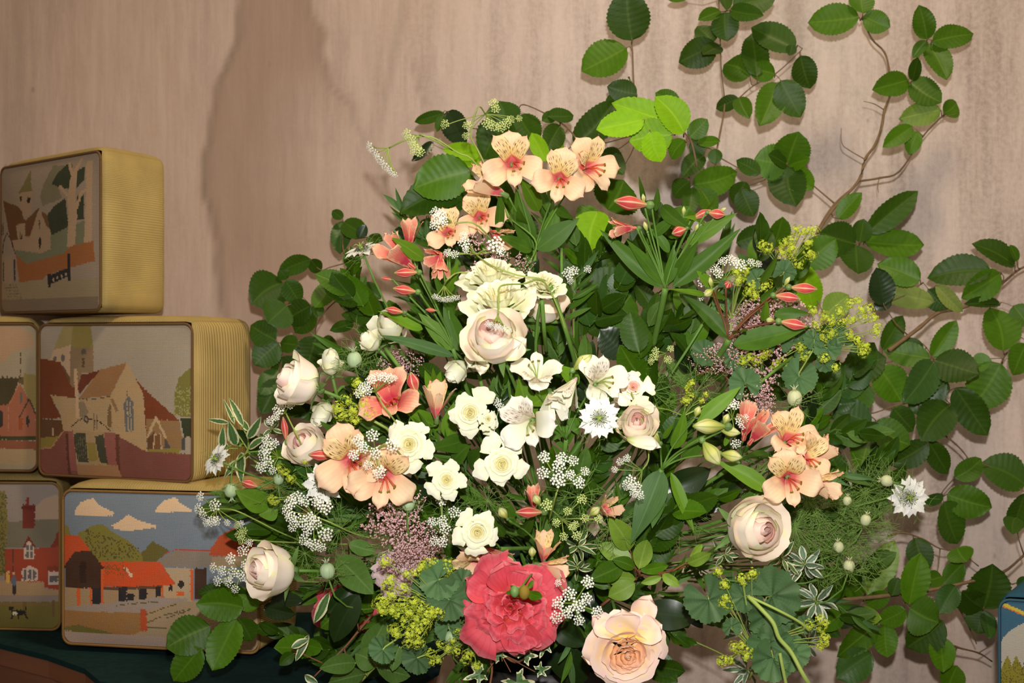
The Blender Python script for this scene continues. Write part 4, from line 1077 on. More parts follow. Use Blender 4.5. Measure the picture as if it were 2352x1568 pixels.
# ---------------------------------------------------------------- flowers
FOAM = P(1300, 1330, 1.79)
def towards(dx, dy, f=1.0): return Vector((dx, -f, dy)).normalized()
def stem_to_foam(root, base, axis, rad=.0018, mat='stem_green', name='stem', end=None, bend=.5, seed=0):
    r = random.Random(seed); base = Vector(base); e = Vector(end) if end else FOAM+Vector((r.uniform(-.05, .05), r.uniform(-.03, .02), r.uniform(-.02, .06)))
    L_ = (e-base).length
    pts = bez(base, base-axis*L_*.28, e+(base-e)*.25+Vector((0, .03, 0)), e, 12)
    link(name, MB().tube(pts, [rad*.85]*6+[rad]*7, 7).mesh(name, mat), root); return pts
def ring_petal(rprof, zprof, ha, shape, ruffle, seed, notch=0.0, nu=9, nv=8, square=.5):
    r = random.Random(seed); ph = [r.uniform(0, 6) for _ in range(4)]
    tv = np.linspace(0, 1, len(rprof))
    def fn(u, v):
        s = 2*u-1
        ve = v*(1-(1-square)*.42*abs(s)**2.4+notch*math.exp(-(s/.25)**2)*-1)
        rr = float(np.interp(ve, tv, rprof)); zz = float(np.interp(ve, tv, zprof))
        sh = math.sin(math.pi*min(.62, .08+ve*.62)/1.24)**.75 if ve < .95 else 1
        wv = ruffle*ve*ve*(math.sin(3.1*s+ph[0])+.6*math.sin(6.7*s+ph[1])+.4*math.sin(11*s+ph[3]))
        rr += wv*.9; zz += wv*.5*math.cos(ph[2])
        a = ha*s*sh*min(1, .35+ve*1.2)
        return (rr*math.sin(a), rr*math.cos(a), zz)
    return fn
PM = {}
def ringmesh(key, mat, rprof, zprof, ha, ruffle, seed, notch=0, square=.5, hi=False):
    k = (key, mat, seed)
    if k not in PM:
        rp = np.interp(np.linspace(0, 1, 13), np.linspace(0, 1, len(rprof)), rprof); zq = np.interp(np.linspace(0, 1, 13), np.linspace(0, 1, len(zprof)), zprof)
        rp = np.convolve(np.pad(rp, 1, mode='edge'), [.25, .5, .25], 'valid'); zq = np.convolve(np.pad(zq, 1, mode='edge'), [.25, .5, .25], 'valid')
        PM[k] = MB().grid(14 if hi else 10, 12 if hi else 9, ring_petal(list(rp), list(zq), ha, 0, ruffle, seed, notch, square=square)).mesh('petal', mat)
    return PM[k]
# (count, r profile, z profile, half angle, ruffle, material slot 0 core / 1 outer, square)
ROSES = {
 'bud': [(2, (.03, .16, .13, .06), (.0, .45, .95, 1.12), 2.2, .01, 0, .8), (3, (.05, .26, .27, .17), (.0, .4, .9, 1.10), 1.7, .015, 0, .7), (3, (.06, .36, .39, .30), (0, .35, .8, 1.06), 1.35, .02, 1, .6),
         (4, (.08, .44, .50, .47), (0, .3, .72, .98), 1.1, .025, 1, .6), (4, (.1, .5, .58, .66), (0, .25, .62, .84), 1.0, .04, 1, .6)],
 'tight': [(2, (.03, .2, .18, .05), (.0, .5, 1.1, 1.4), 2.2, .01, 0, .7), (3, (.05, .3, .32, .16), (.0, .45, 1.0, 1.32), 1.6, .02, 1, .5), (3, (.06, .38, .42, .36), (0, .4, .9, 1.2), 1.3, .03, 1, .4), (3, (.1, .42, .52, .66), (0, .3, .6, .74), .9, .06, 1, .5)],
 'open': [(2, (.01, .05, .05, .03), (.30, .46, .55, .58), 2.4, .003, 0, .8), (3, (.02, .10, .11, .11), (.28, .44, .53, .56), 1.8, .005, 0, .8), (3, (.03, .16, .17, .18), (.25, .41, .51, .53), 1.6, .007, 0, .7), (4, (.04, .22, .24, .26), (.22, .37, .48, .49), 1.35, .009, 0, .7), (4, (.04, .29, .32, .36), (.18, .33, .44, .43), 1.25, .012, 0, .7),
          (4, (.05, .36, .42, .50), (.14, .28, .38, .34), 1.2, .02, 1, .7), (5, (.06, .46, .64, .76), (.06, .16, .26, .20), .82, .045, 1, .9), (5, (.08, .55, .96, 1.22), (.0, .02, .12, -.06), .56, .10, 1, .4)],
 'garden': [(3, (.01, .04, .05, .04), (.25, .42, .50, .54), 2.0, .006, 0, .7), (5, (.02, .08, .09, .08), (.2, .35, .45, .5), 1.5, .01, 0, .7), (7, (.04, .18, .2, .2), (.16, .3, .44, .5), .9, .02, 0, .7), (8, (.05, .3, .34, .34), (.12, .28, .4, .48), .75, .025, 0, .7), (8, (.06, .42, .48, .5), (.08, .22, .36, .43), .7, .03, 0, .7),
            (7, (.08, .5, .64, .7), (.05, .14, .3, .36), .75, .03, 1, .8), (6, (.08, .55, .82, .96), (.02, .06, .2, .22), .8, .04, 1, .8), (5, (.1, .6, .95, 1.12), (0, 0, .08, .0), .75, .06, 1, .7)],
 'ruffled': [(3, (.02, .09, .11, .12), (.2, .5, .82, .95), 1.9, .03, 0, .8), (5, (.04, .22, .27, .32), (.12, .42, .76, .88), 1.1, .05, 0, .9), (6, (.06, .34, .44, .54), (.05, .32, .66, .78), .85, .07, 1, .9), (6, (.08, .46, .64, .80), (0, .22, .50, .58), .75, .08, 1, .9), (6, (.1, .54, .84, 1.04), (0, .12, .32, .32), .7, .09, 1, .9)],
 'loose': [(4, (.01, .05, .08, .10), (.15, .34, .46, .50), 1.6, .03, 0, .7), (4, (.02, .12, .2, .26), (.1, .3, .46, .46), 1.2, .07, 0, .7), (5, (.03, .26, .4, .5), (.08, .26, .46, .40), .9, .10, 0, .8), (6, (.05, .4, .6, .72), (.05, .2, .36, .28), .72, .11, 0, .9), (6, (.06, .5, .78, .94), (.02, .12, .26, .14), .66, .12, 1, .9), (5, (.08, .6, .98, 1.16), (0, .04, .12, -.08), .74, .12, 1, .8)],
}
def rose(label, px, py, Rpx, style, core, outer, ax=(0, 0), f=1.0, d=None, seed=0, group=None, name='rose', cat='rose', stem=True, spin=0, sepal=True, oval=1.0):
    d = d or DD(px, py); c = P(px, py, d); axis = towards(ax[0], ax[1], f); Rw = Rpx*K*d
    if style in ('bud', 'tight'): sc = Rw/.62; c0 = c-axis*sc*(.5 if style == 'bud' else .6)
    else: sc = Rw/1.0; c0 = c-axis*sc*.3
    F = frame(c0, axis, spin=spin, sc=sc); F = F @ Matrix.Scale(oval, 4, (1, 0, 0))
    root = T(name, label, cat, c0, group); rnd = random.Random(seed*31+5); off = rnd.random()*6
    for ri, (n_, rp, zq, ha, ruf, slot, sq) in enumerate(ROSES[style]):
        for k in range(n_):
            me = ringmesh((style, ri), (core, outer)[slot], rp, zq, ha, ruf, rnd.randrange(4)+10*ri, square=sq, hi=Rpx > 60)
            s_ = rnd.uniform(.93, 1.07) if ri < len(ROSES[style])-1 else (rnd.uniform(.74, 1.18) if style == 'open' else rnd.uniform(.85, 1.15))
            tl = rnd.uniform(-.05, .05)
            M = F @ Matrix.Rotation(off+ri*.7+2*math.pi*k/n_+rnd.uniform(-.12, .12), 4, 'Z') @ Matrix.Rotation(tl, 4, 'X') @ Matrix.Scale(s_, 4)
            o = link('petal', me, root, M)
    if sepal:
        for k in range(5):
            a = 2*math.pi*k/5+off
            q_ = .06 if style in ('bud', 'tight') else .34; o_ = F @ Vector((q_*math.cos(a), q_*math.sin(a), -.03)); rr_ = .72 if style in ('bud', 'tight') else 1.0
            t_ = F @ Vector((rr_*math.cos(a), rr_*math.sin(a), .18 if style in ('bud', 'tight') else -.08))
            link('sepal', leafmesh('blade', 'sepal_green', k % 5), root, strip(o_, t_, .17*sc, axis))
    rc = F @ Matrix.Identity(4)
    link('receptacle', MB().ball((0, 0, -.10), .12, 10, 6, 1, 1.0).mesh('receptacle', 'sepal_green'), root, F)
    if stem: stem_to_foam(root, F @ Vector((0, 0, -.15)), axis, .0022, seed=seed)
    return root
CR, CC, BL, BC = 'cream_petal', 'cream_core_petal', 'blush_petal', 'blush_core_petal'
WG = 'open cream spray roses facing the camera'
rose('open cream spray rose right of the peach alstroemerias, upper right of the pair', 1080, 948, 50, 'open', CC, CR, (.1, .05), seed=1, group=WG)
rose('small half-open cream rosebud clinging to the right side of an open cream rose', 1122, 962, 22, 'open', CC, CR, (.5, .0), seed=2, d=1.43)
rose('open cream spray rose overlapping the right-hand peach alstroemeria face', 940, 1020, 54, 'open', CC, CR, (-.1, .1), seed=3, group=WG)
rose('smallest open cream spray rose, star-shaped, low in the centre left', 1026, 1102, 42, 'open', CC, CR, (0, .05), seed=4, group=WG)
rose('open cream spray rose with narrow outline in the very centre of the arrangement', 1153, 1066, 53, 'open', CC, CR, (.05, .05), seed=5, group=WG)
rose('lowest open cream spray rose, just above the coral rose', 1097, 1222, 50, 'open', CC, CR, (0, .0), seed=6, group=WG, d=1.44)
rose('cream rose seen from the side, highest of the cream group', 1128, 640, 66, 'ruffled', CC, CR, (-.2, 1.3), .85, seed=7, d=1.52)
rose('wide cream rose seen from the side directly above the large blush rose', 1146, 698, 76, 'ruffled', CC, CR, (-.1, 1.15), .9, seed=8, d=1.48)
rose('ruffled cream rose at the right of the cream group', 1250, 656, 44, 'ruffled', CC, CR, (.25, 1.0), .9, seed=9, d=1.50)
BIG = rose('large blush pink rose with green-tinged outer petals, centre top', 1138, 782, 66, 'bud', BC, BL, (-.25, .55), 1.0, seed=10, d=1.43)
rose('blush rose glimpsed behind a green stem, below the ruffled cream rose', 1250, 708, 44, 'bud', BC, BL, (.2, .7), .6, seed=11, d=1.58)
rose('blush rose bud lying on its side at the far left, petals turned left', 690, 880, 54, 'bud', BC, BL, (-.9, .35), .55, seed=12, d=1.52)
rose('large blush rose bud over the farm kneeler at the lower left', 628, 1308, 60, 'bud', BC, BL, (-.75, .15), .7, seed=13, d=1.52)
rose('large round blush rose bud with pink heart at the lower right', 1728, 1216, 70, 'bud', BC, BL, (.35, .12), .95, seed=14, d=1.52)
rose('blush rose half hidden behind umbels left of the peach alstroemeria', 706, 1030, 52, 'bud', BC, BL, (-.3, .5), .8, seed=15, d=1.60)
rose('upper of two small pink roses right of the white alstroemerias', 1455, 888, 40, 'open', BC, BL, (.1, .4), seed=16, d=1.50)
LOW = rose('lower of two small pink roses, cupped, right of the white nigella', 1464, 980, 46, 'bud', BC, BL, (-.05, .45), .9, seed=17, d=1.47)
rose('slender cream rosebud pointing up at the left', 762, 836, 30, 'tight', CC, CR, (.0, .9), .5, seed=18, d=1.58)
rose('crumpled small cream bud hanging down at the left', 742, 946, 30, 'tight', CC, CR, (-.3, -.7), .6, seed=19, d=1.60)
rose('pale crumpled rose behind the left alstroemeria leaves', 898, 752, 42, 'tight', BC, CR, (-.1, .5), .8, seed=20, d=1.58)
rose('small cream bud facing left below the pale crumpled rose', 852, 786, 26, 'tight', CC, CR, (-.6, .6), .6, seed=21, d=1.56)
COR = rose('big coral pink rose fully open with tangled petals at the bottom centre', 1172, 1395, 100, 'loose', 'coral_petal', 'coral_petal', (-.05, .1), seed=22, d=1.44)
APR = rose('apricot and pale pink garden rose at the bottom edge', 1441, 1502, 84, 'garden', 'apricot_core_petal', 'apricot_petal', (.08, -.3), seed=23, d=1.42)
rose('mauve-pink rose mostly hidden behind yellow-green florets', 912, 1318, 54, 'loose', 'mauve_petal', 'mauve_petal', (0, .2), seed=25, d=1.54)
rose('coral rose hidden behind dark leaves at the lower left', 790, 1395, 66, 'loose', 'coral_petal', 'coral_petal', (-.2, 0), seed=26, d=1.70)
rose('pale cream bud hanging below the leaves left of the white alstroemeria', 1050, 850, 30, 'tight', CC, CR, (-.5, -.6), .5, seed=27, d=1.50)
def broad(mat, i):
    k = ('broad', mat, i)
    if k not in PM:
        r = random.Random(i); ph = r.uniform(0, 6); c_ = r.uniform(.1, .3)
        def fn(u, v):
            s = 2*u-1; w_ = (v**.55)*(max(0, 1-v**5))**.5*1.08+.04
            return (.5*s*w_+.03*math.sin(8*v+ph), v*(1-.10*s*s)+.02*math.sin(7*s+ph)*v, .30*(.5*s)**2*2-c_*v*v*.6+.25*v+.035*math.sin(9*v+4*s+ph)*v)
        PM[k] = MB().grid(12, 12, fn).mesh('petal', mat)
    return PM[k]
def extra(root, mat, L_):
    for i, (bx, by, tx, ty, w_, db, dt) in enumerate(L_):
        link('petal', broad(mat, i % 3), root, strip(P(bx, by, db), P(tx, ty, dt), w_*K*db, (random.Random(i).uniform(-.3, .3), -1, .15)))
extra(APR, 'apricot_petal', [(1452, 1450, 1490, 1362, 74, 1.43, 1.43), (1440, 1460, 1426, 1396, 96, 1.42, 1.41), (1425, 1465, 1356, 1416, 66, 1.42, 1.42), (1460, 1465, 1520, 1432, 80, 1.42, 1.42), (1420, 1490, 1338, 1508, 64, 1.44, 1.45)])
extra(COR, 'coral_petal', [(1170, 1370, 1150, 1284, 110, 1.45, 1.44), (1150, 1370, 1068, 1328, 84, 1.45, 1.45), (1200, 1370, 1268, 1372, 90, 1.46, 1.46), (1180, 1400, 1208, 1496, 110, 1.44, 1.45), (1160, 1410, 1126, 1478, 100, 1.44, 1.46), (1190, 1400, 1262, 1450, 96, 1.45, 1.46), (1180, 1370, 1210, 1308, 90, 1.44, 1.44), (1150, 1390, 1090, 1420, 90, 1.45, 1.46)])
extra(BIG, 'blush_petal', [(1160, 820, 1212, 772, 60, 1.43, 1.41), (1120, 800, 1074, 850, 52, 1.46, 1.45), (1100, 820, 1104, 866, 40, 1.46, 1.44)])
extra(LOW, 'white_lily_petal', [(1440, 1010, 1520, 1028, 38, 1.45, 1.44), (1480, 950, 1508, 930, 24, 1.47, 1.46)])
# tiny green buds in front of the coral rose
br_ = T('rosebud_sprig', 'two tiny green rosebuds lying over the top of the big coral rose', 'rosebud', P(1190, 1360, 1.38))
link('bud', MB().ball(P(1182, 1358, 1.375), .0045, 10, 7, 1, 1.3).mesh('bud', 'sepal_green'), br_)
link('bud', MB().ball(P(1204, 1360, 1.375), .0055, 10, 7, 1, 1.3).mesh('bud', 'anther_olive'), br_)
mm = MB(); mm.tube([P(1182, 1357, 1.38), P(1200, 1345, 1.39), P(1215, 1325, 1.42), P(1250, 1290, 1.6)], .0011, 6); link('stem', mm.mesh('stem', 'stem_green'), br_)
rl = random.Random(3)
for a in ((1182, 1358, 1160, 1362, 9), (1182, 1354, 1172, 1342, 8), (1182, 1362, 1192, 1372, 8), (1212, 1360, 1246, 1372, 26), (1212, 1352, 1225, 1332, 12)):
    put_leaf(br_, P(a[0], a[1], 1.377), P(a[2], a[3], 1.385), a[4]*K*1.38, 'm', rl, 'ellip', 'sepal')

# alstroemerias
def tepal(w_, ln, prof, seed, point=.3, ruf=.03):
    r = random.Random(seed); ph = r.uniform(0, 6)
    rp, zq = prof; tv = np.linspace(0, 1, len(rp))
    def fn(u, v):
        s = 2*u-1; rr = float(np.interp(v, tv, rp))*ln; zz = float(np.interp(v, tv, zq))*ln
        sh = (v**.8*(1-v**4)**.5*1.25+.10*(1-v)) if v < 1 else 0
        x = s*w_*sh
        zz += .35*abs(x)**1.5*(1 if v < .7 else .4) + ruf*2.2*math.sin(9*v+ph+3*s)*v*abs(s)
        return (x, rr+.07*max(0, 1-3*abs(s))*(v > .97)-.05*abs(s)**2*(v > .8), zz)
    return fn
PROF_O = ((.03, .10, .26, .54, .84, 1.06), (-.66, -.36, -.02, .24, .36, .30))
PROF_I = ((.03, .09, .22, .46, .76, .98), (-.60, -.30, .05, .36, .52, .52))
PROF_C = ((.03, .12, .26, .38, .48, .56), (-.62, -.3, .1, .42, .7, .88))
def tmesh(kind, mat, i):
    k = ('tepal', kind, mat, i)
    if k not in PM:
        w_, prof = {'outer': (.50, PROF_O), 'inner': (.30, PROF_I), 'closed': (.36, PROF_C), 'closed_inner': (.2, PROF_C)}[kind]
        PM[k] = MB().grid(10, 12, tepal(w_, 1, prof, i)).mesh('petal', mat)
    return PM[k]
def stamens_mesh(mat_f):
    if ('st', mat_f) not in PM:
        m = MB(); r = random.Random(4)
        for k in range(6):
            a = -1.6+k*.35-.5*(k % 2); x, y = math.cos(a), math.sin(a)
            m.tube([(0, 0, -.4), (.04*x, .04*y, 0), (.16*x, .16*y, .3), (.34*x, .34*y-.06, .46)], .012, 5)
        PM[('st', mat_f)] = m.mesh('stamens', mat_f)
        m = MB()
        for k in range(6):
            a = -1.6+k*.35-.5*(k % 2); x, y = math.cos(a), math.sin(a); m.ball((.35*x, .35*y-.07, .48), .036, 6, 5, 1, 1.5)
        PM[('an', mat_f)] = m.mesh('anthers', 'anther_olive')
    return PM[('st', mat_f)], PM[('an', mat_f)]
TUBE = {}
def bloom(root, px, py, Rpx, d, ax, f=1.0, pal='peach', closed=False, spin=0, seed=0):
    c = P(px, py, d); axis = towards(ax[0], ax[1], f); sc = Rpx*K*d*1.10; F = frame(c, axis, spin=spin, sc=sc); rnd = random.Random(seed+px)
    O_, I_ = {'peach': ('peach_petal', 'peach_streaked_petal'), 'coral': ('coral_lily_petal', 'coral_lily_petal'), 'white': ('white_lily_petal', 'white_streaked_petal')}[pal]
    if pal not in TUBE:
        TUBE[pal] = MB().tube([(0, 0, -.80), (0, 0, -.72), (0, 0, -.55), (0, 0, -.35)], [.05, .11, .10, .08], 9).mesh('flower_tube', 'sepal_green' if pal != 'coral' else 'red_bud_petal')
    t = link('flower_tube', TUBE[pal], root, F)
    lay = [('outer', O_, 92, 1.0), ('outer', O_, 206, 1.05), ('outer', O_, 334, 1.05), ('inner', I_, 56, 1.06), ('inner', I_, 126, 1.06), ('inner', O_, 270, .95)]
    for kind, mat, ang, ls in lay:
        if closed: kind = 'closed' if kind == 'outer' else 'closed_inner'
        a = math.radians(ang-90)+rnd.uniform(-.08, .08)
        M = F @ Matrix.Rotation(a, 4, 'Z') @ Matrix.Rotation(rnd.uniform(-.16, .10)+(.16 if ang in (56, 126) and not closed else 0), 4, 'X') @ Matrix.Scale(ls*rnd.uniform(.93, 1.07), 4)
        link('petal', tmesh(kind, mat, rnd.randrange(3)), t, M)
    if not closed:
        s_, a_ = stamens_mesh('stamen_red' if pal != 'white' else 'stem_pale')
        link('stamens', s_, t, F); link('anthers', a_, t, F)
    return F @ Vector((0, 0, -.8))
BUDM = {}
def lily_bud(root, px, py, Lpx, d, ang, mat='red_bud_petal', wr=.31, toward=.15):
    if (mat) not in BUDM:
        def fn(u, v):
            a = 2*math.pi*u; w_ = (math.sin(math.pi*min(1, v**1.0*.93+.035))**.8)*.5*(1+.07*math.cos(3*a)); w_ *= (.55+.6*v) if v < .6 else .91*(1-.25*(v-.6)/.4)
            return (w_*math.cos(a), w_*math.sin(a), v)
        BUDM[mat] = MB().grid(18, 14, fn).mesh('bud', mat)
        BUDM[mat].name = 'bud'
    c = P(px, py, d); a = math.radians(ang); ax = Vector((math.cos(a), -toward*2, math.sin(a))).normalized(); L_ = Lpx*K*d
    F = frame(c-ax*L_*.5, ax) @ Matrix.Diagonal((L_*wr*1.5, L_*wr*1.5, L_, 1))
    link('bud', BUDM[mat], root, F)
    g = frame(c-ax*L_*.5, ax)
    link('bud_base', MB().ball((0, 0, -.05*L_), .13*L_, 8, 6, 1, 1).mesh('bud_base', 'sepal_green'), root, g)
    return c-ax*L_*.6
def alstro(label, junction, blooms=(), buds=(), leaves='', d=None, pal='peach', end=None, group=None, rad=.0024, bmat='red_bud_petal', stem_mat='stem_green', ped='stem_green'):
    """junction: (px,py,depth) where the flower stalks and leaf whorl leave the stem"""
    J_ = P(*junction); root = T('alstroemeria', label, 'alstroemeria', J_, group); rnd = random.Random(int(junction[0]*7+junction[1]))
    m = MB()
    ends = []
    for b in blooms:
        q = dict(b[5]) if len(b) > 5 else {}
        e = bloom(root, b[0], b[1], b[2], b[3], b[4], pal=q.pop('pal', pal), **q); ends.append(e)
    for b in buds:
        e = lily_bud(root, b[0], b[1], b[2], b[3], b[4], *(b[5:] if len(b) > 5 else (bmat,))); ends.append(e)
    for e in ends:
        m.tube(bez(J_, J_+(e-J_)*.35+Vector((0, .01, .01)), e+(J_-e)*.3+Vector((0, .008, 0)), e, 8), .0011, 6)
    link('flower_stalks', m.mesh('flower_stalks', ped), root)
    for t in leaves.strip().split('\n'):
        if not t: continue
        q = t.split(); r = q[0]; bx, by, tx, ty, w_ = map(float, q[1:6]); b_ = zp(r, bx, by); t_ = zp(r, tx, ty); dd = junction[2]
        put_leaf(root, P(b_[0], b_[1], dd), P(t_[0], t_[1], dd-rnd.uniform(.0, .05)), w_/REG[r][2]*K*dd*1.15, q[6], rnd, 'blade', 'leaf', .35)
    e = P(*end) if end else FOAM+Vector((rnd.uniform(-.04, .04), 0, rnd.uniform(0, .05)))
    link('stem', MB().tube(bez(J_, J_+(e-J_)*.3+Vector((0, -.01, 0)), e+(J_-e)*.3, e, 10), rad, 8).mesh('stem', stem_mat), root)
    return root
alstro('topmost peach alstroemeria stem with three spotted blooms and one side-on bloom', (1228, 575, 1.62),
       [(1178, 368, 58, 1.53, (.05, .15), .9, ), (1286, 402, 54, 1.53, (.0, .05), .95), (1352, 380, 54, 1.55, (.4, .1), .8), (1128, 432, 54, 1.56, (-.75, .25), .5, {'closed': True, 'spin': .4})] if False else
       [(1178, 372, 62, 1.53, (.05, .10), {'spin': .1}), (1286, 408, 56, 1.53, (.0, .0), {'spin': -.2}), (1354, 384, 58, 1.56, (.45, .1), {'spin': .5}), (1128, 430, 58, 1.57, (-.9, .45), {'f': .5, 'closed': True})], [],
       """H 1500 1380 1355 890 150 B
H 1540 1390 1900 1120 170 B
H 1500 1400 1230 1270 110 B
H 1210 1240 1228 900 75 B
H 1560 1060 1400 780 120 C
H 1600 1300 1720 1010 120 B
H 1440 1200 1380 1060 80 B
H 1700 1030 1840 1120 80 B""", end=(1225, 1000, 1.66))
alstro('faded peach alstroemeria half shaded below the topmost blooms', (1120, 640, 1.66), [(1102, 496, 50, 1.62, (.0, .1), {'spin': .3}), (1140, 540, 44, 1.64, (.4, -.3), {'closed': True, 'f': .6})], [], """H 1300 1500 1180 1330 90 B""")
alstro('orange and coral alstroemeria cluster at the upper left with hanging buds', (1040, 800, 1.56),
       [(1028, 532, 46, 1.56, (.0, .2), {'spin': .2}), (1010, 590, 40, 1.55, (-.3, -.1), {'pal': 'coral', 'closed': True, 'f': .6}), (920, 590, 56, 1.56, (-.6, .5), {'pal': 'coral', 'closed': True, 'f': .5}), (942, 545, 40, 1.58, (.1, .9), {'pal': 'coral', 'closed': True, 'f': .4}), (1012, 606, 34, 1.53, (.0, -.8), {'pal': 'coral', 'closed': True, 'f': .4})],
       [(933, 626, 56, 1.53, 182), (930, 666, 56, 1.52, 172), (906, 713, 44, 1.52, 168), (990, 712, 26, 1.52, 175), (888, 640, 26, 1.55, 170)],
       """G 1880 1385 1570 1050 130 C
G 1610 1200 1230 1030 100 C
G 1960 1400 1790 960 150 B
G 1900 1060 1690 690 85 B
G 1890 1440 1230 1250 95 G
G 1620 570 1345 378 120 C
G 1800 900 1900 640 90 C
G 1850 1380 1640 1180 60 B""", end=(1110, 1000, 1.66))
alstro('tall alstroemeria stem of unopened coral buds on the right of top centre', (1528, 662, 1.58), [(1434, 524, 34, 1.54, (-.95, -.05), {'pal': 'coral', 'closed': True, 'f': .25})],
       [(1450, 466, 84, 1.54, 175), (1436, 524, 60, 1.545, 180), (1560, 531, 38, 1.53, 200, 'red_bud_petal', .5), (1612, 492, 46, 1.56, 25), (1646, 491, 40, 1.55, -10, 'red_bud_petal', .45), (1478, 456, 24, 1.56, 100, 'green_bud_petal'), (1483, 520, 26, 1.55, 110, 'green_bud_petal'), (1600, 523, 22, 1.56, 70, 'green_bud_petal'), (1570, 485, 24, 1.57, 90, 'green_bud_petal'), (1660, 482, 20, 1.56, 30, 'green_bud_petal')],
       """F 640 925 142 445 120 B
F 650 900 360 530 100 B
F 730 920 1290 440 130 B
F 760 850 920 560 100 B
F 680 900 740 600 90 B
F 840 570 1250 310 110 C
F 570 500 760 350 80 B
F 500 240 450 60 40 B
F 590 300 610 110 50 B
F 640 260 850 420 110 B
F 700 640 560 450 70 B
F 1000 420 880 330 60 C
F 1000 300 1090 190 60 C""", end=(1500, 795, 1.66), rad=.0036)
alstro('alstroemeria stem with five pink-striped buds at the right', (1674, 780, 1.58), [],
       [(1672, 654, 26, 1.53, 70, 'red_bud_petal', .55, .8), (1808, 682, 58, 1.54, -8), (1846, 662, 62, 1.55, -5), (1822, 744, 62, 1.54, -12), (1628, 672, 28, 1.55, 215, 'green_bud_petal', .5), (1632, 648, 26, 1.56, 100, 'green_bud_petal'), (1770, 736, 24, 1.56, 170, 'green_bud_petal', .5), (1808, 646, 26, 1.57, 60, 'green_bud_petal')],
       """F 1190 1340 830 985 115 B
F 1000 985 705 932 50 C
F 1230 1395 1860 1230 170 B
F 1220 1310 1350 1240 60 B
F 1060 920 930 790 80 C
F 1050 985 1160 1000 50 C
F 1480 1200 1500 1030 70 C
F 1560 1150 1850 1130 90 B
F 1450 1040 1580 920 70 B
F 1460 880 1600 660 70 B""", end=(1610, 880, 1.68), rad=.0036, ped='stem_red_brown')
alstro('coral orange alstroemeria bloom seen from below beneath white umbels at the left', (930, 1010, 1.56), [(898, 920, 64, 1.50, (-.1, .55), {'pal': 'coral', 'spin': .1}), (1004, 932, 54, 1.51, (.05, .95), {'f': .35, 'closed': True})],
       [(950, 878, 52, 1.49, 105, 'red_bud_petal', .42)], """X 1010 985 930 940 38 C
X 1030 1010 1038 925 34 C
X 995 905 975 850 20 C
X 995 905 1012 855 22 C
X 1000 905 994 846 16 C
X 1070 1010 1000 1030 40 B""")
alstro('two fully open peach alstroemerias facing forward at the left centre', (880, 1180, 1.55), [(806, 1056, 78, 1.47, (-.1, .05), {'spin': .25}), (884, 1090, 70, 1.46, (.1, -.15), {'spin': -.25})],
       [(738, 1046, 60, 1.49, 175)], """X 1040 1060 1075 1020 40 B
X 1080 1075 1110 1030 46 B""")
alstro('cluster of white alstroemerias with green-tipped petals in the centre', (1300, 1010, 1.52),
       [(1234, 866, 54, 1.46, (0, .75), {'f': .7, 'spin': 3.1}), (1214, 968, 62, 1.42, (-.35, -.05), {'spin': .4}), (1310, 892, 50, 1.45, (-.4, -.6), {'closed': True, 'f': .7}), (1376, 876, 56, 1.46, (.3, .3), {'spin': .6}), (1268, 920, 50, 1.45, (.1, -.5), {'closed': True, 'f': .7})],
       [(1338, 832, 56, 1.46, 40, 'green_bud_petal', .4)], """X 1220 960 1192 868 50 C
X 1270 900 1225 930 40 C
X 1330 880 1280 838 36 C
X 1390 920 1420 880 24 C
X 1300 980 1270 1010 26 B
X 1310 960 1330 1000 26 B""", pal='white')
alstro('spray of greenish white unopened alstroemeria buds right of centre', (1520, 1078, 1.53), [],
       [(1630, 979, 84, 1.48, 178, 'green_bud_petal', .32), (1676, 990, 50, 1.49, -10, 'green_bud_petal', .36), (1634, 1040, 66, 1.47, -55, 'green_bud_petal', .44), (1680, 1046, 50, 1.48, -10, 'green_bud_petal', .42), (1602, 945, 28, 1.49, 70, 'green_bud_petal', .45), (1668, 962, 28, 1.49, 70, 'green_bud_petal', .45), (1502, 1000, 46, 1.49, 130, 'green_bud_petal', .4)],
       """R 350 370 690 100 110 C
R 160 580 240 320 100 C
R 910 910 510 680 120 C
R 140 770 330 1240 85 C
R 60 900 0 1200 100 B
X 1520 1080 1450 1245 60 G
R 560 560 610 420 40 C
R 80 500 160 380 40 C
R 230 640 420 470 110 B""", end=(1430, 1200, 1.62), rad=.003)
alstro('coral and pink folded alstroemeria bloom behind the greenish buds at the right', (1700, 1060, 1.60), [(1716, 978, 50, 1.55, (.1, .7), {'pal': 'coral', 'closed': True, 'f': .5}), (1742, 992, 50, 1.54, (.45, .7), {'pal': 'coral', 'closed': True, 'f': .5})], [], '')
alstro('peach alstroemeria cluster with overlapping spotted blooms at the far right', (1700, 1180, 1.58), [(1812, 1006, 58, 1.54, (.2, .55), {'spin': .3}), (1812, 1098, 62, 1.50, (-.1, .0), {'spin': .2}), (1850, 1052, 56, 1.53, (.5, .3), {'spin': -.4}), (1872, 1110, 54, 1.53, (.7, -.1), {'closed': True, 'f': .5}), (1880, 1050, 46, 1.56, (.8, .8), {'closed': True, 'f': .35})], [],
       """R 900 620 700 640 90 B
R 930 930 700 960 110 B""")
alstro('low alstroemeria with one striped bud and a half-hidden bloom in the centre', (1240, 1260, 1.54), [(1226, 1150, 34, 1.53, (0, .9), {'pal': 'coral', 'closed': True, 'f': .4})], [(1216, 1176, 66, 1.47, 178), (1156, 1178, 34, 1.49, 125, 'green_bud_petal', .5), (1234, 1148, 30, 1.49, 120, 'green_bud_petal', .5)],
       """J 700 400 640 200 90 B
J 760 480 850 350 90 B
J 640 480 560 380 60 B""")
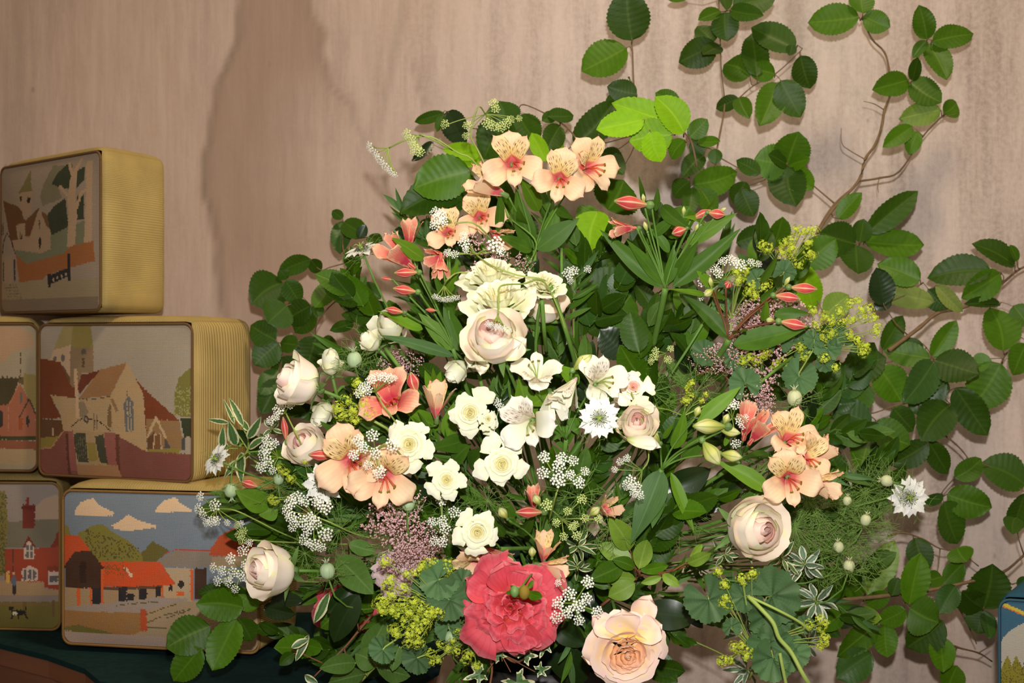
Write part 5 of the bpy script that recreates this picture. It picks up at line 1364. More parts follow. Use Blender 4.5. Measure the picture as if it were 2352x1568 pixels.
alstro('pale striped alstroemeria bloom half open right of the low striped bud', (1340, 1240, 1.56), [(1392, 1170, 40, 1.50, (.4, .3), {'closed': True, 'f': .7})], [(1366, 1174, 32, 1.49, 40, 'green_bud_petal', .5)], """J 1330 180 1220 100 120 d
J 1240 330 1170 200 60 B""".replace(' d', ' B'))
alstro('wilting pale pink alstroemeria lying above the coral rose', (1225, 1305, 1.53), [(1252, 1268, 46, 1.47, (.1, .8), {'closed': True, 'f': .5}), (1262, 1300, 44, 1.46, (.9, -.1), {'closed': True, 'f': .3})], [(1222, 1268, 28, 1.5, 90, 'green_bud_petal', .5)], '')
alstro('peach alstroemeria petals tucked under the lowest cream rose', (1150, 1260, 1.56), [(1096, 1290, 52, 1.50, (-.2, -.6), {'f': .9, 'spin': .5}), (1130, 1272, 46, 1.52, (.5, -.3), {'pal': 'coral', 'closed': True, 'f': .5})], [], '')
alstro('single curved coral bud left of the half-hidden blush rose', (700, 1080, 1.64), [], [(654, 985, 60, 1.60, 95, 'red_bud_petal', .2), (574, 1112, 40, 1.62, 160, 'red_bud_petal', .4)], """I 640 265 400 150 150 C
I 700 290 560 330 140 m
""".replace(' m', ' C'))

# nigella
def nig_petal(i):
    k = ('nig', i)
    if k not in PM:
        r = random.Random(i)
        def fn(u, v):
            s = 2*u-1; w_ = .21*(math.sin(math.pi*min(1, v*.92+.04))**.7)*(1 if v < .72 else 1-.75*(v-.72)/.28)
            jag = 1+(.16 if int(round(v*14)) % 2 else -.1)*(abs(s) > .98)*(v > .5)
            return (s*w_*jag, .08+v*.92, .10*math.sin(math.pi*v)*.6+.22*abs(s)*w_-.05*v*v)
        PM[k] = MB().grid(6, 14, fn).mesh('petal', 'nigella_petal')
    return PM[k]
def thread_mesh(i, R=1.0, n_=16, sub=4):
    k = ('thr', i, n_)
    if k not in PM:
        r = random.Random(i); m = MB()
        for q in range(n_):
            a = 2*math.pi*q/n_+r.uniform(-.2, .2); el = r.uniform(-.5, .45); d0 = Vector((math.cos(a)*math.cos(el), math.sin(a)*math.cos(el), math.sin(el)))
            p0 = Vector((0, 0, -.1)); p1 = d0*.5+Vector((0, 0, r.uniform(-.1, .1))); p2 = d0*r.uniform(.85, 1.15)+Vector((r.uniform(-.1, .1), r.uniform(-.1, .1), r.uniform(-.1, .2)))
            m.tube([p0, p1, p2], [.010, .008, .004], 4, False)
            for s_ in range(sub):
                t = r.uniform(.3, .9); b = p0.lerp(p1, t*2) if t < .5 else p1.lerp(p2, t*2-1)
                dd = (d0*.5+Vector((r.uniform(-1, 1), r.uniform(-1, 1), r.uniform(-.6, .6)))).normalized()*r.uniform(.15, .38)
                m.tube([b, b+dd*.6, b+dd+Vector((0, 0, .04))], [.007, .006, .003], 4, False)
        PM[k] = m.mesh('thread_leaves', 'thread_green')
    return PM[k]
def nigella(label, px, py, Rpx, ax, f=1.0, d=None, seed=0, n_=16):
    d = d or DD(px, py); axis = towards(ax[0], ax[1], f); c = P(px, py, d); sc = Rpx*K*d; F = frame(c, axis, spin=seed*.4, sc=sc); rnd = random.Random(seed)
    root = T('nigella_flower', label, 'flower', c)
    for k in range(n_):
        lay = k % 2; a = 2*math.pi*k/n_+rnd.uniform(-.06, .06)
        M = F @ Matrix.Rotation(a, 4, 'Z') @ Matrix.Translation((0, 0, -.06*lay)) @ Matrix.Rotation(.05+.10*lay+rnd.uniform(-.1, .1), 4, 'X') @ Matrix.Scale(1.0-.08*lay+rnd.uniform(-.05, .05), 4)
        link('petal', nig_petal(k % 3), root, M)
    if 'nigst' not in PM:
        m = MB(); m2 = MB(); r = random.Random(8)
        for k in range(26):
            a = 2*math.pi*k/26; rr = .3+.2*(k % 3)/2; h = .2-.05*(k % 3)
            m.tube([(.06*math.cos(a), .06*math.sin(a), .05), (.6*rr*math.cos(a), .6*rr*math.sin(a), h+.06), (rr*math.cos(a), rr*math.sin(a), h*.7)], .010, 4, False); m.ball((rr*math.cos(a), rr*math.sin(a), h*.7), .028, 5, 4, 1, 1)
        for k in range(5):
            a = 2*math.pi*k/5; m2.tube([(.04*math.cos(a), .04*math.sin(a), .1), (.08*math.cos(a), .08*math.sin(a), .32), (.2*math.cos(a), .2*math.sin(a), .42), (.32*math.cos(a+.3), .32*math.sin(a+.3), .38)], [.04, .03, .02, .012], 6)
        m2.ball((0, 0, .12), .12, 10, 7, 1, 1.3); PM['nigst'] = m.mesh('stamens', 'stamen_dark'); PM['nigpi'] = m2.mesh('pistil', 'stem_pale')
    link('stamens', PM['nigst'], root, F); link('pistil', PM['nigpi'], root, F)
    link('thread_leaves', thread_mesh(seed % 3), root, F @ Matrix.Translation((0, 0, -.15)) @ Matrix.Scale(1.25, 4))
    stem_to_foam(root, F @ Vector((0, 0, -.12)), axis, .0014, seed=seed)
nigella('white nigella star flower right of the white alstroemerias', 1376, 960, 52, (0, .05), seed=1, d=1.41)
nigella('white nigella star flower against the wall at the far right', 2087, 1142, 50, (.05, .05), seed=2, d=1.72)
nigella('white nigella seen side-on at the upper left edge of the arrangement', 832, 576, 46, (-.35, 1.0), .35, seed=3, d=1.62)
nigella('white nigella with broad pointed petals under the peach alstroemerias', 742, 1112, 52, (-.1, .1), seed=4, d=1.53, n_=10)
nigella('greenish white nigella seen edge-on at the far left', 500, 1056, 42, (-.6, .45), .6, seed=5, d=1.63)
PODM = {}
def pod(label, px, py, Rpx, d, mat='pod_green', ang=80, seed=0, threads=1.0):
    if mat not in PODM:
        def fn(u, v):
            a = 2*math.pi*u; r = math.sin(math.pi*v)**.8*(1+.07*abs(math.cos(5*a))-.03); return (r*math.cos(a), r*math.sin(a), -math.cos(math.pi*v)*1.1)
        PODM[mat] = MB().grid(30, 12, fn).mesh('seed_pod', mat)
        m = MB()
        for k in range(5):
            a = 2*math.pi*k/5; m.tube([(.1*math.cos(a), .1*math.sin(a), 1.0), (.25*math.cos(a), .25*math.sin(a), 1.5), (.6*math.cos(a), .6*math.sin(a), 1.8)], [.12, .08, .04], 5)
        PODM[mat+'h'] = m.mesh('horns', mat)
    c = P(px, py, d); a = math.radians(ang); ax = Vector((math.cos(a), -.3, math.sin(a))).normalized(); F = frame(c, ax, spin=seed, sc=Rpx*K*d)
    root = T('nigella_pod', label, 'seed pod', c); link('seed_pod', PODM[mat], root, F); link('horns', PODM[mat+'h'], root, F)
    link('thread_leaves', thread_mesh(seed % 4, 1, 18, 6), root, F @ Matrix.Translation((0, 0, -.6)) @ Matrix.Scale(3.6*threads, 4))
    stem_to_foam(root, F @ Vector((0, 0, -1.05)), ax, .0012, seed=seed)
PD = [('ribbed green seed pod below the right-hand peach alstroemeria', 938, 1157, 15, 1.49, 'pod_green', 80, .8), ('ribbed green seed pod right of the large lower left rose bud', 752, 1311, 17, 1.50, 'pod_green', 95, .9),
      ('pale ribbed seed pod beside the slender cream bud', 814, 826, 17, 1.55, 'pod_green', 95, 1), ('white-green seed pod below the scalloped grey leaf at the right', 1825, 914, 17, 1.58, 'pod_white', 95, 1.1),
      ('small pale pod left of the far right nigella', 2037, 1104, 13, 1.70, 'pod_white', 170, 1.3), ('small pale pod right of the far right alstroemeria', 1946, 1150, 10, 1.70, 'pod_white', 90, 1.6),
      ('pale pod in the thread foliage, middle of the right-hand group', 1988, 1194, 12, 1.69, 'pod_white', 80, 1.7), ('pale pod at the lower left of the right-hand group', 1926, 1256, 12, 1.67, 'pod_white', 100, 1.7),
      ('lowest pale pod of the right-hand group', 1950, 1300, 13, 1.66, 'pod_white', 90, 1.7), ('ribbed seed pod near the bottom left of the coral rose', 1036, 1464, 15, 1.50, 'pod_green', 90, .8),
      ('ribbed pod over the blue sky of the farm kneeler', 530, 1126, 15, 1.63, 'pod_green', -80, .9), ('ribbed seed pod half hidden behind the left sprigs', 640, 1100, 12, 1.62, 'pod_green', 80, .8)]
for i, (lb, x, y, r_, d, mt, an, th) in enumerate(PD): pod(lb, x, y, r_, d, mt, an, i, th)
for i, (x, y, sc, d) in enumerate(((1900, 1190, 100, 1.74), (1960, 1230, 100, 1.75), (1860, 1150, 90, 1.72), (1990, 1130, 90, 1.76), (1890, 1270, 90, 1.72), (1830, 1210, 90, 1.70), (1760, 1120, 70, 1.64))):
    t_ = T('thread_foliage', 'cloud of fine thread-like nigella foliage at the right of the arrangement', 'foliage', P(x, y, d), 'clouds of thread foliage at the right')
    link('threads', thread_mesh(10+i, 1, 40, 10), t_, frame(P(x, y, d), towards(.2, .2), sc=sc*K*d)); stem_to_foam(t_, P(x, y, d+.01), towards(.2, .2), .0012, seed=i)

for i, (x, y, sc, d) in enumerate(((1330, 1140, 80, 1.50), (780, 1215, 70, 1.55), (850, 800, 70, 1.60), (1400, 1215, 70, 1.53), (1600, 900, 80, 1.60), (1030, 1180, 60, 1.52), (900, 1260, 60, 1.54), (1560, 1180, 80, 1.58), (700, 1270, 60, 1.58), (1120, 1150, 60, 1.5), (640, 1120, 60, 1.63), (1500, 900, 70, 1.6), (1080, 1440, 50, 1.52), (800, 1300, 50, 1.56))):
    t_ = T('thread_foliage', sprig_label('thread', x, y), 'foliage', P(x, y, d), 'wisps of thread foliage among the flowers')
    link('threads', thread_mesh(20+i % 4, 1, 22, 7), t_, frame(P(x, y, d), towards(.1, .1), spin=i, sc=sc*K*d)); stem_to_foam(t_, P(x, y, d+.01), towards(.1, .2), .0011, seed=i)

# umbels
UM = {}
def umbellet(i, mat):
    k = (i, mat)
    if k not in UM:
        r = random.Random(i+3); m = MB(); n_ = 20
        for q in range(n_):
            t = math.sqrt((q+.5)/n_); a = q*2.39996; c = Vector((t*math.cos(a), t*math.sin(a), .35*(1-t*t)+r.uniform(-.06, .06)))
            nr = Vector((c.x*.5, c.y*.5, 1)).normalized(); X = nr.cross(Vector((0, 1, .1))).normalized(); Y = nr.cross(X); pr = .175*r.uniform(.8, 1.15); a0 = r.uniform(0, 6)
            for w_ in range(5):
                b = a0+w_*1.2566; d0 = (X*math.cos(b)+Y*math.sin(b)); s_ = (X*-math.sin(b)+Y*math.cos(b))
                m.tri(c, c+d0*pr*.7-s_*pr*.42+nr*.02, c+d0*pr*1.15+nr*.05, c+d0*pr*.7+s_*pr*.42+nr*.02)
        UM[k] = m.mesh('umbellet', mat)
        m = MB()
        for q in range(10):
            t = math.sqrt((q*2+.5)/n_); a = q*2*2.39996; m.tube([(0, 0, -.8), (t*math.cos(a), t*math.sin(a), .3*(1-t*t))], [.03, .02], 3, False)
        UM[(i, 'rays')] = UM.get((i, 'rays')) or m.mesh('floret_stalks', 'stem_pale')
    return UM[k], UM[(i, 'rays')]
def umbel(label, hub, heads, d, ax=(0, .1), f=1.0, mat='umbel_white', stem=None, seed=0, side=None):
    """hub px,py ; heads: list of (px,py,radius_px)"""
    rnd = random.Random(seed); H_ = P(hub[0], hub[1], d+.03); root = T('umbel_flower', label, 'umbel', H_); m = MB(); axis = towards(ax[0], ax[1], f)
    for i, (x, y, r_) in enumerate(heads):
        c = P(x, y, d+rnd.uniform(-.008, .008)); dirv = (c-H_).normalized()*.6+axis; F = frame(c, dirv, spin=i, sc=r_*K*d)
        a, b = umbellet(i % 4, mat); u = link('umbellet', a, root, F); link('floret_stalks', b, u, F)
        e = F @ Vector((0, 0, -.8)); m.tube(bez(H_, H_.lerp(e, .4)+axis*.004, H_.lerp(e, .8)+axis*.004, e, 5), .0006, 5, False)
    link('rays', m.mesh('rays', 'stem_pale'), root)
    if stem:
        pts = [H_]+[P(*s_) for s_ in stem]; link('stem', MB().tube(smoothpath(pts, 5), .0009, 6).mesh('stem', 'stem_pale'), root)
    else: stem_to_foam(root, H_, axis, .0011, 'stem_pale', seed=seed)
U = umbel
U('white umbel tilted edge-on, farthest upper left of the arrangement', (893, 340), [(850, 338, 13), (862, 352, 13), (872, 366, 14), (884, 380, 14), (897, 394, 12), (906, 400, 9)], 1.60, (-.8, -.3), .4, stem=[(930, 322, 1.61), (962, 313, 1.62), (1000, 318, 1.62), (1050, 350, 1.63), (1095, 378, 1.64), (1180, 520, 1.7)], seed=1)
U('greenish umbel on an arching stem right of the edge-on umbel', (962, 312), [(934, 308, 12), (944, 320, 12), (955, 345, 14), (966, 348, 11), (948, 332, 10)], 1.60, (-.3, .2), .8, 'umbel_green', stem=[(975, 312, 1.61), (1040, 345, 1.64)], seed=2)
U('faint greenish umbel over the dark leaves at the very top', (1115, 262), [(1120, 285, 13), (1135, 290, 12), (1150, 292, 12), (1163, 284, 12), (1172, 274, 10), (1192, 272, 8), (1134, 238, 12), (1138, 250, 11), (1074, 288, 11), (1022, 285, 11), (1070, 312, 9)], 1.72, (0, .3), .8, 'umbel_green', stem=[(1100, 245, 1.72), (1086, 280, 1.72), (1082, 315, 1.72), (1105, 360, 1.7), (1180, 520, 1.72)], seed=3)
U('dense white umbel on top of the orange alstroemeria at the left', (1040, 512), [(1000, 488, 13), (1008, 502, 15), (1000, 515, 14), (1014, 492, 12), (1018, 508, 12)], 1.53, (-.2, .3), 1, stem=[(1100, 520, 1.56), (1180, 620, 1.64)], seed=4)
U('airy umbel spanning the cream roses and the coral cluster', (1092, 584), [(1066, 558, 14), (1064, 540, 9), (1140, 562, 20), (1150, 576, 12), (1028, 580, 10), (1044, 584, 10), (1070, 574, 8)], 1.50, (0, .2), 1, stem=[(1130, 610, 1.49), (1190, 632, 1.48), (1240, 640, 1.48), (1262, 660, 1.5), (1300, 760, 1.53), (1340, 860, 1.6)], seed=5)
U('small umbel seen from the side against a dark blade leaf', (1020, 655), [(1000, 681, 9), (1012, 686, 10), (1024, 687, 10), (1036, 686, 10), (1048, 683, 9)], 1.49, (0, -.8), .5, stem=[(1030, 640, 1.5), (1060, 625, 1.52), (1130, 640, 1.54)], seed=6)
U('tiny umbel hanging in front of the large blush rose', (1144, 724), [(1122, 744, 9), (1133, 748, 9), (1144, 750, 9), (1156, 754, 9), (1168, 759, 8)], 1.345, (0, -.6), .6, stem=[(1146, 690, 1.37), (1150, 657, 1.39), (1200, 652, 1.42), (1252, 650, 1.46), (1300, 760, 1.5), (1330, 900, 1.6)], seed=7)
U('arched white umbel over the coral bloom at the left', (862, 900), [(852, 872, 12), (866, 866, 12), (880, 866, 12), (895, 868, 12), (836, 888, 13), (826, 902, 13), (845, 896, 12), (905, 868, 8)], 1.45, (-.2, .4), 1, stem=[(880, 930, 1.45), (908, 968, 1.47), (960, 1040, 1.55)], seed=8)
U('white umbel spread over the two open peach alstroemerias', (862, 1032), [(823, 1012, 14), (856, 1000, 15), (835, 1028, 13), (862, 1040, 14), (812, 1044, 13), (845, 1068, 11), (872, 1084, 15), (902, 1020, 16)], 1.40, (0, .1), 1, stem=[(900, 1022, 1.42), (960, 1100, 1.5)], seed=9)
U('loose white umbel at the left edge above the half-hidden blush rose', (656, 948), [(640, 940, 14), (654, 928, 12), (621, 966, 11), (668, 930, 9), (634, 956, 10)], 1.56, (-.3, .3), 1, stem=[(680, 995, 1.57), (720, 1070, 1.6), (800, 1150, 1.65)], seed=10)
U('greenish white umbel left of the broad-petalled nigella', (640, 1050), [(612, 1028, 16), (606, 1044, 15), (616, 1062, 15), (630, 1018, 12), (600, 1072, 14), (626, 1080, 10), (612, 1010, 12)], 1.57, (-.3, .2), 1, seed=11)
U('large dome of white umbellets at the left under the nigella', (722, 1185), [(668, 1152, 15), (684, 1142, 15), (700, 1150, 14), (660, 1172, 14), (668, 1188, 14), (690, 1195, 16), (712, 1190, 14), (728, 1150, 15), (748, 1164, 17), (725, 1200, 15), (748, 1226, 17), (672, 1210, 12), (706, 1216, 14), (700, 1240, 14), (720, 1250, 15), (738, 1256, 12)], 1.50, (-.1, .1), 1, stem=[(760, 1200, 1.52), (830, 1230, 1.56), (950, 1250, 1.62)], seed=12)
U('white umbel reaching over the blue sky of the farm kneeler', (500, 1168), [(460, 1140, 11), (494, 1160, 15), (456, 1168, 13), (466, 1180, 12), (486, 1196, 13), (474, 1200, 10), (498, 1196, 10), (522, 1200, 8), (553, 1203, 9)], 1.60, (-.5, .1), .8, stem=[(540, 1172, 1.6), (590, 1195, 1.61), (650, 1225, 1.63), (760, 1270, 1.7)], seed=13)
U('clump of white umbellets left of the large lower left rose bud', (560, 1310), [(530, 1283, 13), (558, 1265, 14), (566, 1296, 13), (490, 1303, 12), (510, 1310, 13), (535, 1315, 14), (558, 1322, 14), (500, 1334, 13), (525, 1336, 12), (570, 1330, 10), (573, 1246, 9), (540, 1352, 11)], 1.55, (-.4, .1), 1, stem=[(640, 1330, 1.62), (800, 1340, 1.7)], seed=14)
U('small leafy green umbel above the large lower left rose bud', (580, 1240), [(550, 1228, 12), (556, 1240, 11), (560, 1220, 10), (545, 1206, 9)], 1.58, (-.4, .2), 1, 'umbel_green', seed=15)
U('flat white umbel right of the central cream rose', (1285, 1112), [(1250, 1050, 14), (1248, 1086, 15), (1290, 1052, 14), (1283, 1072, 16), (1282, 1102, 17), (1316, 1058, 13), (1330, 1108, 14), (1344, 1082, 11), (1310, 1090, 12)], 1.41, (0, .15), 1, stem=[(1276, 1140, 1.43), (1260, 1200, 1.5)], seed=16)
U('green budding umbel below the flat white one', (1290, 1192), [(1256, 1160, 14), (1304, 1174, 10), (1337, 1146, 12), (1278, 1200, 10), (1315, 1210, 10), (1343, 1190, 10), (1375, 1192, 10), (1295, 1232, 10), (1325, 1230, 11), (1322, 1204, 9)], 1.46, (0, .2), 1, 'umbel_green', seed=17)
U('drooping white umbel on the grey-green blade right of centre', (1475, 1080), [(1448, 1106, 15), (1440, 1116, 11), (1462, 1118, 13), (1456, 1132, 11), (1468, 1136, 12), (1424, 1060, 9), (1440, 1052, 9), (1412, 1078, 8)], 1.46, (-.1, -.1), 1, stem=[(1490, 1050, 1.48), (1480, 980, 1.47), (1450, 900, 1.48)], seed=18)
U('round white umbel between the coral and apricot roses', (1318, 1385), [(1350, 1337, 15), (1308, 1364, 16), (1283, 1384, 15), (1347, 1374, 14), (1328, 1391, 16), (1278, 1417, 15), (1304, 1406, 14), (1330, 1424, 13), (1372, 1404, 13), (1282, 1338, 8)], 1.40, (0, .1), 1, stem=[(1300, 1420, 1.45), (1290, 1440, 1.55)], seed=19)
U('loose white umbel left of the lowest cream rose', (1020, 1230), [(1014, 1150, 13), (1044, 1176, 14), (1016, 1196, 13), (1022, 1214, 14), (992, 1198, 11), (997, 1242, 12), (1016, 1244, 13), (1010, 1140, 10)], 1.48, (-.1, .1), 1, seed=20)
U('white umbel behind the coral bud stem at the right', (1660, 650), [(1620, 612, 9), (1640, 615, 12), (1660, 600, 11), (1678, 596, 13), (1700, 608, 15), (1690, 600, 11), (1650, 628, 12), (1615, 648, 13), (1625, 640, 10), (1612, 680, 10), (1725, 602, 10), (1742, 606, 9)], 1.60, (0, .3), 1, seed=21)
U('sparse umbel near the base of the tall bud stem', (1530, 812), [(1506, 806, 9), (1502, 820, 10), (1535, 826, 9), (1495, 830, 8), (1540, 800, 8)], 1.56, (0, .2), 1, 'umbel_green', seed=22)
U('greenish umbel behind the pink folded alstroemeria', (1682, 960), [(1676, 925, 14), (1690, 930, 12), (1664, 932, 12), (1700, 966, 12), (1706, 975, 11), (1690, 1018, 12), (1712, 960, 9)], 1.54, (0, .2), 1, seed=23)
U('pale umbel half hidden right of the ruffled cream rose', (1320, 640), [(1305, 628, 14), (1318, 622, 12), (1350, 618, 9), (1310, 645, 8)], 1.60, (0, .2), 1, seed=24)
U('small umbel in shade behind the central cream roses', (1150, 930), [(1142, 925, 11), (1150, 935, 10), (1128, 996, 10), (1134, 978, 9)], 1.52, (0, .2), 1, seed=25)

# lady's mantle: yellow-green florets and scalloped leaves
MC = {}
def mclump(i):
    if i not in MC:
        r = random.Random(i+40); m = MB()
        for q in range(34):
            v = Vector((r.gauss(0, 1), r.gauss(0, 1), r.gauss(0, 1))).normalized()*r.uniform(.45, 1); v.z *= .8
            X = v.cross(Vector((.3, .1, 1))).normalized(); Y = v.normalized().cross(X); pr = r.uniform(.2, .3); a0 = r.uniform(0, 6); nr = v.normalized()
            for w_ in range(5):
                b = a0+w_*1.2566; d0 = X*math.cos(b)+Y*math.sin(b); s_ = Y*math.cos(b)-X*math.sin(b)
                m.tri(v, v+d0*pr*.55-s_*pr*.3, v+d0*pr+nr*.05, v+d0*pr*.55+s_*pr*.3)
        MC[i] = m.mesh('floret_cluster', 'mantle_yellow')
    return MC[i]
def mantle(label, pts, d, end, leaves=(), seed=0, R=14):
    rnd = random.Random(seed); e = P(end[0], end[1], d+.05); root = T('lady_mantle', label, 'flower spray', e); m = MB()
    cx = sum(p[0] for p in pts)/len(pts); cy = sum(p[1] for p in pts)/len(pts); hub = P((cx+end[0])/2, (cy+end[1])/2, d+.03)
    m.tube([e, hub.lerp(e, .5)+Vector((.004, 0, 0)), hub], .0015, 6)
    for i, p in enumerate(pts):
        r_ = p[2] if len(p) > 2 else R; c = P(p[0], p[1], d+rnd.uniform(-.012, .012)); m.tube([hub, hub.lerp(c, .5)+Vector((0, .004, .002)), c], .0006, 4, False)
        link('floret_cluster', mclump(i % 4), root, frame(c, towards(rnd.uniform(-.3, .3), rnd.uniform(-.3, .3)), spin=rnd.random()*6, sc=1.18*r_*K*d))
    link('stem', m.mesh('stem', 'stem_pale'), root)
    for (lx, ly, lr, an) in leaves:
        c = P(lx, ly, d+.012); a = math.radians(an); up = Vector((math.cos(a), 0, math.sin(a)))
        M = frame(c-up*lr*.12*K*d, Vector((rnd.uniform(-.35, .35), -1, rnd.uniform(-.2, .4))), up=up, sc=1.6*lr*K*d)
        link('leaf', roundmesh('mantle_green', rnd.randrange(4)), root, M)
        link('leaf_stalk', MB().tube([M @ Vector((0, .12, 0)), M @ Vector((0, 0, -.08)), hub], .0010, 5, False).mesh('leaf_stalk', 'stem_pale'), root)
def Z(r, L_): return [zp(r, L_[i], L_[i+1]) for i in range(0, len(L_), 2)]
mantle('yellow lady\'s mantle florets just left of the coral bloom, upper left', Z('R', [])+[(820, 880), (795, 918), (812, 940), (800, 955), (828, 905), (850, 950), (835, 930), (782, 950), (815, 965), (860, 925), (775, 935)], 1.50, (900, 1000), (), 1, 15)
mantle('small yellow florets at the far left beside the cream-edged leaves', [(655, 1085, 14), (645, 1075, 11), (668, 1100, 12), (630, 1150, 13), (728, 1018, 10), (622, 1145, 10), (700, 1060, 8)], 1.58, (760, 1200), [(690, 1150, 30, 120)], 2, 12)
mantle('big mass of yellow lady\'s mantle florets below the mauve-pink rose', [(885, 1288), (880, 1375), (900, 1365), (925, 1385), (950, 1380), (965, 1395), (940, 1405), (915, 1410), (900, 1400), (890, 1345), (960, 1420), (980, 1410), (990, 1405), (930, 1430), (905, 1445), (950, 1440), (940, 1455), (965, 1455), (960, 1475), (940, 1470), (910, 1455), (1005, 1410), (935, 1318, 12), (955, 1315, 12), (970, 1300, 10), (870, 1385), (895, 1330), (925, 1350), (880, 1400), (975, 1435)], 1.44, (1100, 1400), [(1010, 1330, 55, 200), (1030, 1375, 60, 320), (880, 1490, 40, 230)], 3, 16)
mantle('lady\'s mantle florets left of the coral rose', [(972, 1295), (984, 1290), (1018, 1296), (1028, 1292), (1036, 1305), (1025, 1310), (1042, 1370), (1060, 1366), (1068, 1374), (985, 1390), (1000, 1402), (1000, 1290, 10), (965, 1305, 10)], 1.46, (1090, 1400), [(1000, 1350, 62, 140), (1060, 1340, 40, 60)], 4, 13)
mantle('lady\'s mantle florets along the bottom edge left of the coral rose', [(1005, 1515), (990, 1500), (1030, 1490), (1048, 1495), (1075, 1505), (1070, 1515), (1095, 1530), (1010, 1480, 10), (1040, 1470, 10), (1050, 1450, 10), (1085, 1500, 9), (992, 1520, 10)], 1.48, (1120, 1440), [(1030, 1440, 40, 100), (960, 1510, 45, 200), (1085, 1470, 32, 40)], 5, 13)
mantle('yellow-green lady\'s mantle spray at the upper right behind the striped buds', Z('F', [1460, 580, 1510, 600, 1640, 560, 1700, 540, 1700, 610, 1720, 590, 1840, 560, 1840, 640, 1870, 665, 1760, 730, 1740, 460, 1790, 460, 1850, 465, 1890, 470, 1620, 640, 1700, 650]), 1.62, (1780, 700), [(1800, 625, 34, 60), (1740, 640, 30, 200)], 6, 14)
mantle('yellow florets among the striped buds at the right', Z('F', [1250, 800, 1300, 830, 1270, 870, 1380, 910, 1330, 790, 1510, 900, 1400, 990, 1010, 1110, 1100, 1160, 1020, 1140, 1350, 960, 1480, 930]), 1.60, (1660, 800), [(1655, 700, 26, 100), (1665, 660, 20, 20)], 7, 13)
mantle('long lady\'s mantle spray reaching right towards the beech leaves', Z('C', [60, 940, 90, 1060, 150, 985, 200, 1020, 260, 950, 280, 1040, 350, 1010, 340, 890, 400, 870, 440, 1000, 430, 940, 480, 930, 520, 1000, 550, 1080, 540, 1110, 340, 1130, 400, 1170, 430, 1240, 460, 1220, 150, 1310, 230, 1380, 150, 1140, 200, 1120, 440, 1270]), 1.58, (1790, 850), [(1920, 770, 32, 20), (1900, 800, 38, 300), (1870, 780, 30, 100), (1960, 790, 24, 40), (1835, 862, 50, 250), (1790, 780, 38, 80), (1895, 835, 26, 240)], 8, 14)
mantle('lady\'s mantle florets at the right below the striped buds', Z('F', [1480, 1480, 1500, 1450, 1780, 1420, 1810, 1490, 1360, 1500, 1420, 1520, 1640, 1540, 1580, 1560, 1300, 1530]), 1.60, (1720, 900), [(1840, 790, 40, 30), (1690, 815, 40, 200), (1620, 812, 38, 150)], 9, 13)
mantle('tiny yellow florets above the greenish buds right of centre', [(1588, 880), (1580, 895), (1575, 920), (1585, 910), (1622, 905, 9), (1500, 935, 9), (1612, 920, 9)], 1.55, (1560, 1000), [(1712, 882, 45, 100)], 10, 12)
mantle('drooping lady\'s mantle with grey scalloped leaves at the lower right', Z('E', [565, 450, 580, 490, 550, 480, 660, 330, 730, 300, 720, 320, 670, 350, 610, 740, 660, 735, 640, 760, 690, 800, 560, 820, 590, 825, 540, 830, 560, 370, 1130, 580, 1160, 600, 1140, 630, 1160, 680, 1160, 710, 1130, 740, 1060, 610, 520, 290, 700, 770]), 1.47, (1720, 1560), [zp('E', 460, 450)+(66, 300), zp('E', 830, 440)+(82, 20), zp('E', 680, 440)+(44, 200), zp('E', 830, 540)+(70, 280), zp('E', 830, 740)+(62, 100), zp('E', 850, 800)+(66, 270), zp('E', 960, 780)+(50, 330), zp('E', 600, 625)+(26, 90), zp('E', 1040, 610)+(26, 60)], 11, 13)
st = T('mantle_stalk', 'thick pale green lady\'s mantle stems running to the bottom edge at the right', 'stem', P(1850, 1560, 1.45))
link('stem', MB().tube(smoothpath([P(*zp('E', 700, 440), 1.455), P(*zp('E', 780, 520), 1.445), P(*zp('E', 850, 600), 1.44), P(*zp('E', 885, 690), 1.44), P(*zp('E', 960, 780), 1.44), P(*zp('E', 1060, 960), 1.44), P(*zp('E', 1180, 1100), 1.5)]), .0022, 8).mesh('stem', 'stem_pale'), st)
link('stem', MB().tube(smoothpath([P(*zp('E', 700, 440), 1.455), P(*zp('E', 850, 510), 1.445), P(*zp('E', 1000, 590), 1.45), P(*zp('E', 1070, 650), 1.46)]), .0014, 8).mesh('stem', 'stem_pale'), st)
link('stem', MB().tube(smoothpath([P(*zp('E', 890, 780), 1.445), P(*zp('E', 905, 860), 1.445), P(*zp('E', 930, 980), 1.45)]), .0018, 8).mesh('stem', 'stem_pale'), st)

